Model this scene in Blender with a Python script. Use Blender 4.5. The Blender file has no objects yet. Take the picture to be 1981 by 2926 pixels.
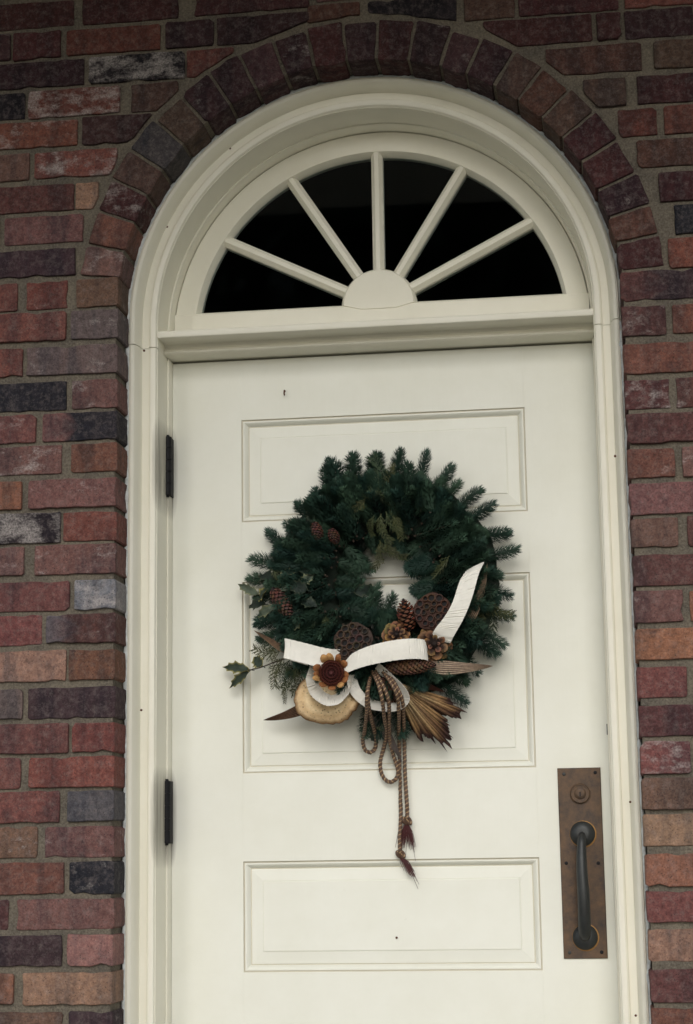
import bpy, bmesh, math, random
from mathutils import Vector, Matrix
random.seed(7)
R = math.radians
scene = bpy.context.scene
COL = scene.collection

# ------------------------------------------------------------------ camera
cam_d = bpy.data.cameras.new('camera')
cam = bpy.data.objects.new('camera', cam_d); COL.objects.link(cam)
cam_d.sensor_fit = 'VERTICAL'; cam_d.sensor_height = 36.0; cam_d.lens = 66.0251
cam_d.clip_start = 0.05; cam_d.clip_end = 2000
cam.matrix_world = Matrix([[0.9903941, 0.0392123, 0.1325968, 0.911524], [0.1375089, -0.1786126, -0.9742632, -3.902366], [-0.0145196, 0.9831378, -0.1822889, 1.05518], [0, 0, 0, 1]])
scene.camera = cam
scene.render.resolution_x, scene.render.resolution_y = 693, 1024

# ------------------------------------------------------------------ overcast sky and soft sun
SUN_EL, SUN_AZ = R(26), R(181)          # azimuth clockwise from +Y (the wall faces -Y)
world = bpy.data.worlds.new('World'); scene.world = world; world.use_nodes = True
nt = world.node_tree; nt.nodes.clear()
sky = nt.nodes.new('ShaderNodeTexSky'); sky.sky_type = 'NISHITA'; sky.sun_disc = False
sky.sun_elevation = SUN_EL; sky.sun_rotation = SUN_AZ; sky.dust_density = 1.5; sky.air_density = 1.0; sky.ozone_density = 1.0
hsv = nt.nodes.new('ShaderNodeHueSaturation'); hsv.inputs['Saturation'].default_value = 0.45
bg = nt.nodes.new('ShaderNodeBackground'); bg.inputs['Strength'].default_value = 0.14
wo = nt.nodes.new('ShaderNodeOutputWorld')
nt.links.new(sky.outputs[0], hsv.inputs['Color']); nt.links.new(hsv.outputs[0], bg.inputs[0]); nt.links.new(bg.outputs[0], wo.inputs[0])
sun_d = bpy.data.lights.new('sun', 'SUN'); sun_d.energy = 1.2; sun_d.angle = R(45); sun_d.color = (1, .98, .94)
sun = bpy.data.objects.new('sun', sun_d); COL.objects.link(sun)
sdir = Vector((math.sin(SUN_AZ)*math.cos(SUN_EL), math.cos(SUN_AZ)*math.cos(SUN_EL), math.sin(SUN_EL)))
sun.rotation_euler = sdir.to_track_quat('Z', 'Y').to_euler(); sun.location = sdir*20
vs = scene.view_settings
vs.view_transform = 'Standard'; vs.look = 'None'; vs.exposure = 0.42; vs.gamma = 1.0; vs.use_curve_mapping = False
scene.render.engine = 'CYCLES'; scene.cycles.max_bounces = 8; scene.cycles.use_denoising = True

# ------------------------------------------------------------------ materials
def lin(r, g, b): return tuple(((v/255+.055)/1.055)**2.4 if v > 10 else v/255/12.92 for v in (r, g, b))
def new_mat(name):
    m = bpy.data.materials.new(name); m.use_nodes = True
    n = m.node_tree.nodes; b = n['Principled BSDF']
    return m, n, m.node_tree.links, b
def noise(n, l, scale, detail=4, rough=.6, vec=None, dim='3D'):
    t = n.new('ShaderNodeTexNoise'); t.inputs['Scale'].default_value = scale; t.inputs['Detail'].default_value = detail; t.inputs['Roughness'].default_value = rough
    if vec is not None: l.new(vec, t.inputs['Vector'])
    return t
def ramp(n, l, src, p0, p1, c0=(0,0,0,1), c1=(1,1,1,1)):
    r = n.new('ShaderNodeValToRGB'); r.color_ramp.elements[0].position = p0; r.color_ramp.elements[1].position = p1
    r.color_ramp.elements[0].color = c0; r.color_ramp.elements[1].color = c1; l.new(src, r.inputs[0]); return r
def mix(n, l, fac, a, b, mode='MIX'):
    m = n.new('ShaderNodeMix'); m.data_type = 'RGBA'; m.blend_type = mode
    for s, v in ((0, fac), (6, a), (7, b)):
        if hasattr(v, 'is_linked') or hasattr(v, 'links'): l.new(v, m.inputs[s])
        elif s == 0: m.inputs[0].default_value = v
        else: m.inputs[s].default_value = (*v[:3], 1)
    return m.outputs[2]
def math_(n, l, op, a, b=None):
    m = n.new('ShaderNodeMath'); m.operation = op
    for i, v in enumerate((a, b)):
        if v is None: continue
        if hasattr(v, 'links'): l.new(v, m.inputs[i])
        else: m.inputs[i].default_value = v
    return m.outputs[0]
def bump(n, l, b, h, strength=.5, dist=.002, prev=None):
    k = n.new('ShaderNodeBump'); k.inputs['Strength'].default_value = strength; k.inputs['Distance'].default_value = dist
    l.new(h, k.inputs['Height'])
    if prev: l.new(prev.outputs[0], k.inputs['Normal'])
    l.new(k.outputs[0], b.inputs['Normal']); return k
def pos(n): return n.new('ShaderNodeNewGeometry').outputs['Position']
def attr(n, name): a = n.new('ShaderNodeAttribute'); a.attribute_name = name; return a

def brick_material():
    m, n, l, b = new_mat('fired_brick')
    P = pos(n); tint = attr(n, 'tint').outputs['Color']; frost = attr(n, 'frost').outputs['Fac']
    big = noise(n, l, 22, 4, .6, P); fine = noise(n, l, 250, 6, .75, P); mid = noise(n, l, 85, 6, .7, P)
    v = ramp(n, l, mid.outputs[0], .28, .72, (.62,.60,.60,1), (1.30,1.28,1.25,1))
    c = mix(n, l, 1.0, tint, v.outputs[0], 'MULTIPLY')
    f = ramp(n, l, fine.outputs[0], .3, .7, (.55,.55,.56,1), (1.42,1.40,1.36,1))
    c = mix(n, l, 1.0, c, f.outputs[0], 'MULTIPLY')
    # flashed bands along the brick from the kiln
    bm_ = n.new('ShaderNodeMapping'); bm_.name = 'bands'; l.new(P, bm_.inputs[0]); bm_.inputs['Scale'].default_value = (1, 1, .16)
    bn = noise(n, l, 26, 3, .55, bm_.outputs[0])
    c = mix(n, l, ramp(n, l, bn.outputs[0], .46, .62).outputs[0], c, mix(n, l, 1.0, c, (.60,.66,.74), 'MULTIPLY'))
    hz = noise(n, l, 62, 7, .85, P)
    c = mix(n, l, math_(n, l, 'MULTIPLY', ramp(n, l, hz.outputs[0], .48, .74).outputs[0], .42), c, (.26,.215,.20))
    # burnt dark blotches
    d = ramp(n, l, big.outputs[0], .60, .72)
    c = mix(n, l, math_(n, l, 'MULTIPLY', d.outputs[0], .40), c, (.018,.015,.019))
    # efflorescence: white lime bloom, patchy
    e1 = noise(n, l, 17, 5, .72, n.new('ShaderNodeMapping').outputs[0])
    mp = [x for x in n if x.bl_idname == 'ShaderNodeMapping' and x.name != 'bands'][0]; l.new(P, mp.inputs[0]); mp.inputs['Location'].default_value = (3.1, 0, 7.7); mp.inputs['Scale'].default_value = (1, 1, 1.7)
    thr = math_(n, l, 'SUBTRACT', .66, math_(n, l, 'MULTIPLY', frost, .28))
    e = math_(n, l, 'MULTIPLY', math_(n, l, 'SUBTRACT', e1.outputs[0], thr), 7.0)
    cl = n.new('ShaderNodeClamp'); l.new(e, cl.inputs[0])
    g = ramp(n, l, fine.outputs[0], .32, .62)
    e = math_(n, l, 'MULTIPLY', math_(n, l, 'MULTIPLY', cl.outputs[0], math_(n, l, 'MAXIMUM', g.outputs[0], .35)), math_(n, l, 'MINIMUM', math_(n, l, 'ADD', math_(n, l, 'MULTIPLY', frost, 2.0), .22), .80))
    c = mix(n, l, e, c, (.40,.36,.34))
    # dark sooty specks
    s = n.new('ShaderNodeTexVoronoi'); s.inputs['Scale'].default_value = 150; l.new(P, s.inputs['Vector'])
    sp = ramp(n, l, s.outputs['Distance'], .10, .20, (1,1,1,1), (0,0,0,1))
    c = mix(n, l, math_(n, l, 'MULTIPLY', sp.outputs[0], .7), c, (.02,.017,.018))
    l.new(c, b.inputs['Base Color']); b.inputs['Roughness'].default_value = .90; b.inputs['Specular IOR Level'].default_value = .25
    k = bump(n, l, b, mid.outputs[0], .45, .0022); bump(n, l, b, fine.outputs[0], .5, .0012, k)
    return m
def mortar_material():
    m, n, l, b = new_mat('lime_mortar')
    P = pos(n); a = noise(n, l, 14, 5, .7, P); f = noise(n, l, 220, 4, .7, P); q = noise(n, l, 60, 4, .6, P)
    c = ramp(n, l, a.outputs[0], .3, .72, (*lin(66,60,54),1), (*lin(122,111,94),1)).outputs[0]
    c = mix(n, l, .45, c, ramp(n, l, f.outputs[0], .3, .7, (.035,.032,.028,1), (.26,.235,.195,1)).outputs[0])
    l.new(c, b.inputs['Base Color']); b.inputs['Roughness'].default_value = .95; b.inputs['Specular IOR Level'].default_value = .15
    k = bump(n, l, b, q.outputs[0], 1.0, .006); bump(n, l, b, f.outputs[0], .8, .002, k)
    return m
def paint_material(name='cream_paint', col=(.80,.775,.665), dirt=.12):
    m, n, l, b = new_mat(name)
    P = pos(n); a = noise(n, l, 5, 5, .65, P)
    mp = n.new('ShaderNodeMapping'); l.new(P, mp.inputs[0]); mp.inputs['Scale'].default_value = (60, 60, 4)
    st = noise(n, l, 1.0, 3, .6, mp.outputs[0])
    c = mix(n, l, ramp(n, l, a.outputs[0], .35, .75).outputs[0], col, (col[0]*.93, col[1]*.925, col[2]*.90))
    d = noise(n, l, 48, 6, .75, P)
    c = mix(n, l, math_(n, l, 'MULTIPLY', ramp(n, l, d.outputs[0], .66, .80).outputs[0], dirt), c, (.35,.31,.22))
    sx = n.new('ShaderNodeSeparateXYZ'); l.new(P, sx.inputs[0])          # grease and rust weeping from the two hinges
    for hz_ in (1.895, 1.159):
        dx = math_(n, l, 'DIVIDE', math_(n, l, 'ABSOLUTE', math_(n, l, 'ADD', sx.outputs[0], .001)), .013)
        dz = math_(n, l, 'DIVIDE', math_(n, l, 'ABSOLUTE', math_(n, l, 'SUBTRACT', sx.outputs[2], hz_-.012)), .098)
        k_ = math_(n, l, 'SUBTRACT', 1.25, math_(n, l, 'ADD', math_(n, l, 'POWER', dx, 2.), math_(n, l, 'POWER', dz, 3.)))
        cl_ = n.new('ShaderNodeClamp'); l.new(math_(n, l, 'MULTIPLY', k_, math_(n, l, 'MULTIPLY', st.outputs[0], 1.2)), cl_.inputs[0])
        c = mix(n, l, math_(n, l, 'MULTIPLY', cl_.outputs[0], .85), c, (.10,.085,.065))
    l.new(c, b.inputs['Base Color']); b.inputs['Roughness'].default_value = .48; b.inputs['Specular IOR Level'].default_value = .35
    k = bump(n, l, b, st.outputs[0], .28, .0012); bump(n, l, b, d.outputs[0], .10, .0012, k)
    return m
def plain(name, col, rough=.7, metal=0., var=.25, scale=60, spec=.4, bmp=0., bdist=.002, col2=None):
    m, n, l, b = new_mat(name); P = pos(n); t = noise(n, l, scale, 5, .65, P)
    c2 = col2 or tuple(v*(1-var) for v in col)
    c = mix(n, l, ramp(n, l, t.outputs[0], .3, .7).outputs[0], col, c2)
    l.new(c, b.inputs['Base Color']); b.inputs['Roughness'].default_value = rough; b.inputs['Metallic'].default_value = metal; b.inputs['Specular IOR Level'].default_value = spec
    if bmp: bump(n, l, b, t.outputs[0], bmp, bdist)
    return m
def tinted(name, rough=.75, scale=130, var=.3, spec=.3, bmp=.25):
    m, n, l, b = new_mat(name); P = pos(n); t = noise(n, l, scale, 4, .65, P)
    v = ramp(n, l, t.outputs[0], .3, .7, (1-var,)*3+(1,), (1+var,)*3+(1,))
    c = mix(n, l, 1.0, attr(n, 'tint').outputs['Color'], v.outputs[0], 'MULTIPLY')
    l.new(c, b.inputs['Base Color']); b.inputs['Roughness'].default_value = rough; b.inputs['Specular IOR Level'].default_value = spec
    if bmp: bump(n, l, b, t.outputs[0], bmp, .001)
    return m
def fungus_material():
    m, n, l, b = new_mat('fungus_skin'); P = pos(n); t = noise(n, l, 60, 6, .75, P)
    c = mix(n, l, 1.0, attr(n, 'tint').outputs['Color'], ramp(n, l, t.outputs[0], .3, .7, (.78,.75,.72,1), (1.2,1.2,1.18,1)).outputs[0], 'MULTIPLY')
    v = n.new('ShaderNodeTexVoronoi'); v.inputs['Scale'].default_value = 130; l.new(P, v.inputs['Vector'])
    c = mix(n, l, math_(n, l, 'MULTIPLY', ramp(n, l, v.outputs['Distance'], .12, .28, (1,1,1,1), (0,0,0,1)).outputs[0], .65), c, (.07,.04,.022))
    l.new(c, b.inputs['Base Color']); b.inputs['Roughness'].default_value = .85; b.inputs['Specular IOR Level'].default_value = .2
    bump(n, l, b, t.outputs[0], .9, .004); return m
def foliage(name, c0, c1, rough=.55):
    m, n, l, b = new_mat(name); oi = n.new('ShaderNodeObjectInfo'); P = pos(n); t = noise(n, l, 40, 3, .6, P)
    c = mix(n, l, oi.outputs['Random'], c0, c1)
    c = mix(n, l, 1.0, c, ramp(n, l, t.outputs[0], .3, .7, (.65,.65,.65,1), (1.3,1.3,1.25,1)).outputs[0], 'MULTIPLY')
    c = mix(n, l, 1.0, c, attr(n, 'tint').outputs['Color'], 'MULTIPLY')
    l.new(c, b.inputs['Base Color']); b.inputs['Roughness'].default_value = rough; b.inputs['Specular IOR Level'].default_value = .3
    return m
def glass_material():
    m, n, l, b = new_mat('window_glass')
    n.remove(b); out = n['Material Output']
    tr = n.new('ShaderNodeBsdfTransparent'); tr.inputs[0].default_value = (.82,.86,.86,1)
    gl = n.new('ShaderNodeBsdfGlossy'); gl.inputs['Roughness'].default_value = .03
    fr = n.new('ShaderNodeFresnel'); fr.inputs[0].default_value = 1.5
    mx = n.new('ShaderNodeMixShader'); l.new(fr.outputs[0], mx.inputs[0]); l.new(tr.outputs[0], mx.inputs[1]); l.new(gl.outputs[0], mx.inputs[2]); l.new(mx.outputs[0], out.inputs[0])
    return m
def bronze_material():
    m, n, l, b = new_mat('aged_bronze'); P = pos(n)
    a = noise(n, l, 17, 6, .72, P); f = noise(n, l, 120, 5, .7, P)
    c = ramp(n, l, a.outputs[0], .34, .68, (*lin(40,38,38),1), (*lin(104,78,52),1)).outputs[0]
    c = mix(n, l, .35, c, ramp(n, l, f.outputs[0], .3, .7, (*lin(42,38,40),1), (*lin(108,82,58),1)).outputs[0])
    l.new(c, b.inputs['Base Color']); b.inputs['Metallic'].default_value = .35; b.inputs['Roughness'].default_value = .52
    bump(n, l, b, f.outputs[0], .25, .0008); return m

M = dict(
    brick=brick_material(), mortar=mortar_material(), paint=paint_material('cream_paint', (.835,.81,.70)), caulk=plain('old_caulk', (.72,.75,.74), .7, 0, .35, 90, .3, .5, .003),
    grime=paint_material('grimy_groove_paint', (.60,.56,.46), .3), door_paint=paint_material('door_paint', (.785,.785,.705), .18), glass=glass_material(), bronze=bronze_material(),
    steel=plain('blued_steel', lin(58,60,60), .45, .45, .35, 40, .5, .1), hinge=plain('dark_hinge_metal', (.007,.007,.009), .6, .0, .3, 60, .25),
    dark=plain('dark_room_plaster', (.05,.05,.055), .9), roof=plain('added_roof_boards', (.50,.50,.48), .8), concrete=plain('porch_concrete', (.34,.33,.30), .9, 0, .3, 8),
    ground=plain('winter_ground', (.20,.19,.14), .95, 0, .4, 2, .2), rust=plain('rust', lin(88,48,28), .8),
    fir=foliage('fir_needles', (.010,.030,.026), (.034,.068,.046)), cedar=foliage('cedar_scales', (.026,.050,.022), (.075,.078,.030)),
    holly=tinted('holly_leaf_surface', .6, 80, .22, .22, .1), dry=tinted('dried_plant', .72, 150, .28), twig=plain('twig_bark', (.055,.038,.026), .85),
    moss=plain('dark_moss', (.012,.022,.014), .95, 0, .5, 70), ribbon=plain('cream_ribbon', (.80,.775,.70), .6, 0, .10, 70, .3, .15),
    fungus=fungus_material(), leaf=plain('added_tree_leaf', (.020,.032,.018), .7, 0, .5, 3), cord_a=plain('brown_cord', lin(92,70,56), .5, 0, .2, 200), cord_b=plain('copper_cord', lin(182,152,116), .5, .05, .2, 200), brass=plain('worn_brass', lin(150,112,62), .45, .5, .35, 90), bristle=plain('flower_bristle', lin(104,58,42), .8, 0, .5, 300), thread=plain('maroon_thread', lin(84,44,44), .7),
)

# ------------------------------------------------------------------ helpers
def finish(o, parent):
    COL.objects.link(o)
    if parent: o.parent = parent
    return o
def empty(name, loc, label, cat):
    o = bpy.data.objects.new(name, None); o.location = loc; o.empty_display_size = .1; COL.objects.link(o)
    o['label'] = label; o['category'] = cat
    return o
class MB:
    """collects vertices and faces for one mesh object"""
    def __init__(s): s.v = []; s.f = []; s.mi = []; s.t = []; s.fr = []; s.tint = None; s.frost = 0.
    def V(s, p, tint=None):
        s.v.append(tuple(p)); s.t.append(tint or s.tint or (1,1,1)); s.fr.append(s.frost); return len(s.v)-1
    def F(s, idx, mi=0): s.f.append(tuple(idx)); s.mi.append(mi)
    def box(s, x0, x1, y0, y1, z0, z1, mi=0):
        i = [s.V(p) for p in ((x0,y0,z0),(x1,y0,z0),(x1,y1,z0),(x0,y1,z0),(x0,y0,z1),(x1,y0,z1),(x1,y1,z1),(x0,y1,z1))]
        for q in ((0,3,2,1),(4,5,6,7),(0,1,5,4),(1,2,6,5),(2,3,7,6),(3,0,4,7)): s.F([i[k] for k in q], mi)
    def rings(s, rings, closed=True, cap=True, mi=0, tints=None):
        ids = [[s.V(p, tints[a] if tints else None) for p in r] for a, r in enumerate(rings)]
        n = len(rings[0])
        for a in range(len(ids)-1):
            for k in range(n if closed else n-1):
                k2 = (k+1) % n; s.F((ids[a][k], ids[a][k2], ids[a+1][k2], ids[a+1][k]), mi)
        if cap and closed: s.F(ids[0][::-1], mi); s.F(ids[-1], mi)
        return ids
    def tube(s, path, rad, n=8, mi=0, cap=True, tint=None):
        path = [Vector(p) for p in path]; rr = []; up = Vector((.123,.9,.31))
        for i, p in enumerate(path):
            t = (path[min(i+1, len(path)-1)]-path[max(i-1, 0)]).normalized()
            u = (up - t*up.dot(t))
            if u.length < 1e-4: u = t.orthogonal()
            u.normalize(); w = t.cross(u); up = u
            r = rad(i/(len(path)-1)) if callable(rad) else rad
            rr.append([p+u*(r*math.cos(2*math.pi*k/n))+w*(r*math.sin(2*math.pi*k/n)) for k in range(n)])
        s.rings(rr, True, cap, mi, [tint]*len(rr) if tint else None)
    def build(s, name, mats, parent=None, smooth=None, origin=None):
        me = bpy.data.meshes.new(name)
        o0 = Vector(origin) if origin is not None else Vector((0,0,0))
        me.from_pydata([tuple(Vector(p)-o0) for p in s.v], [], s.f)
        for mm in (mats if isinstance(mats, (list, tuple)) else [mats]): me.materials.append(mm)
        if any(s.mi): me.polygons.foreach_set('material_index', s.mi)
        ca = me.attributes.new('tint', 'FLOAT_COLOR', 'POINT'); ca.data.foreach_set('color', [c for t in s.t for c in (*t[:3], 1.)])
        fa = me.attributes.new('frost', 'FLOAT', 'POINT'); fa.data.foreach_set('value', s.fr)
        if smooth is not None:
            bm = bmesh.new(); bm.from_mesh(me); bmesh.ops.recalc_face_normals(bm, faces=bm.faces[:]); bm.to_mesh(me); bm.free()
            me.polygons.foreach_set('use_smooth', [True]*len(me.polygons)); me.set_sharp_from_angle(angle=R(smooth))
        me.update()
        o = bpy.data.objects.new(name, me)
        if name is None: return me
        o.location = o0
        if parent: o.location = o0 - parent_loc(parent)
        return finish(o, parent)
def parent_loc(p):
    q = Vector(p.location)
    while p.parent: p = p.parent; q += Vector(p.location)
    return q
def spline(pts, n):
    """Catmull-Rom through pts"""
    P = [Vector(p) for p in pts]; P = [P[0]*2-P[1]]+P+[P[-1]*2-P[-2]]; out = []
    segs = len(P)-3
    for i in range(n+1):
        u = i/n*segs; k = min(int(u), segs-1); t = u-k; a, b, c, d = P[k:k+4]
        out.append(.5*((2*b)+(c-a)*t+(2*a-5*b+4*c-d)*t*t+(3*b-a-3*c+d)*t**3))
    return out

YB = -.242                      # brick face plane; the door face is y = 0
CX, CZ, RO = .457, 2.183, .5165  # arch centre and radius of the brick opening
RE = .605                       # arch ring outer radius

ROOF_Y = -2.0

# ------------------------------------------------------------------ the setting round the doorway
def structure(name, mb, mat):
    o = mb.build(name, mat); o['kind'] = 'structure'; return o
g = MB(); g.F([g.V(p) for p in ((-400,-400,-.55),(400,-400,-.55),(400,400,-.55),(-400,400,-.55))]); structure('ground', g, M['ground'])
g = MB(); g.box(-2.6, 3.5, ROOF_Y, 2.7, 3.21, 3.36); structure('added_roof', g, M['roof'])  # unseen roof slab, added to shade the top of the wall
g = MB(); g.box(-1.4, 2.3, -1.5, .05, -.20, -.03)
g.box(-1.4, 2.3, -1.8, -1.5, -.38, -.21); structure('porch_floor', g, M['concrete'])
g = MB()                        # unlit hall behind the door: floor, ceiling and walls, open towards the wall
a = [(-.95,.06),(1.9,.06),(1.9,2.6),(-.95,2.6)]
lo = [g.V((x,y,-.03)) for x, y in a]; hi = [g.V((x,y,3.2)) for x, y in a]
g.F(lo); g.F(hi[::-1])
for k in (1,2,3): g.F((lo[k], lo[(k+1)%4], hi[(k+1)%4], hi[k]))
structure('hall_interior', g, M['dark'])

# unseen evergreen added behind the camera so the fanlight glass mirrors something dark
tree = empty('added_tree', (-1.2, -14, -.55), 'unseen evergreen tree added to darken the fanlight reflection', 'tree')
b = MB(); b.tube(spline([(-1.2,-14,-.6),(-1.15,-14,1.2),(-1.25,-14.05,3.2),(-1.2,-14,6.5)], 14), lambda t: .26*(1-.75*t)+.10*max(0, .1-t)/.1, 10)
for k in range(9):
    an = k*2.4; z0 = 2.2+k*.45; b.tube([(-1.2,-14,z0),(-1.2+.9*math.cos(an),-14+.9*math.sin(an),z0+.45),(-1.2+1.9*math.cos(an),-14+1.9*math.sin(an),z0+.8)], lambda t: .07*(1-.8*t), 6)
b.build('trunk', M['twig'], tree, 60)
b = MB(); tr = random.Random(12)
def crown_r(z): t = (z-1.6)/7.6; return 2.55*max(0., math.sin(math.pi*min(1, max(0, t))**.8))**.6
for k in range(11000):
    z = tr.uniform(1.7, 9.2); an = tr.uniform(0, 2*math.pi); r = crown_r(z)*(tr.random()**.35)*(1+.10*math.sin(5*an+z*2))
    p = Vector((-1.2+r*math.cos(an), -14+r*math.sin(an), z)); u = Vector((tr.gauss(0,1), tr.gauss(0,1), tr.gauss(0,.6))).normalized()*tr.uniform(.16,.32); v = u.orthogonal().normalized()*tr.uniform(.09,.18)
    b.F([b.V(p-u), b.V(p+v), b.V(p+u), b.V(p-v)])
b.build('crown', M['leaf'], tree)


# ------------------------------------------------------------------ brick wall
PAL = {'red': (0.1483, 0.0522, 0.0434), 'ro': (0.158, 0.0553, 0.0423), 'mauve': (0.1442, 0.0733, 0.0685), 'mr': (0.1468, 0.0579, 0.0528), 'pink': (0.2273, 0.122, 0.1037), 'purple': (0.0446, 0.0255, 0.0312), 'navy': (0.019, 0.0183, 0.0244), 'brown': (0.1366, 0.0787, 0.0601), 'tan': (0.2406, 0.1547, 0.0993), 'orange': (0.2191, 0.103, 0.0678), 'maroon': (0.0912, 0.0387, 0.0365), 'gm': (0.1213, 0.0892, 0.088), 'slate': (0.0849, 0.079, 0.0891), 'lav': (0.2292, 0.2211, 0.2328), 'rb': (0.1457, 0.0631, 0.047), 'black': (0.0148, 0.0113, 0.015), 'dm': (0.0504, 0.0239, 0.025), 'bo': (0.1555, 0.073, 0.0511), 'tp': (0.2391, 0.1455, 0.1079), 'dr': (0.0532, 0.0192, 0.0202), 'db': (0.0707, 0.0414, 0.0322), 'dsl': (0.0477, 0.045, 0.0504), 'bk': (0.0335, 0.0159, 0.0191), 'dmv': (0.0567, 0.0282, 0.0308), 'drb': (0.0778, 0.0374, 0.0288), 'dro': (0.1113, 0.0397, 0.0307)}  # darker variants for arch and top rows: darker bricks plus shade put into colour
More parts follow.
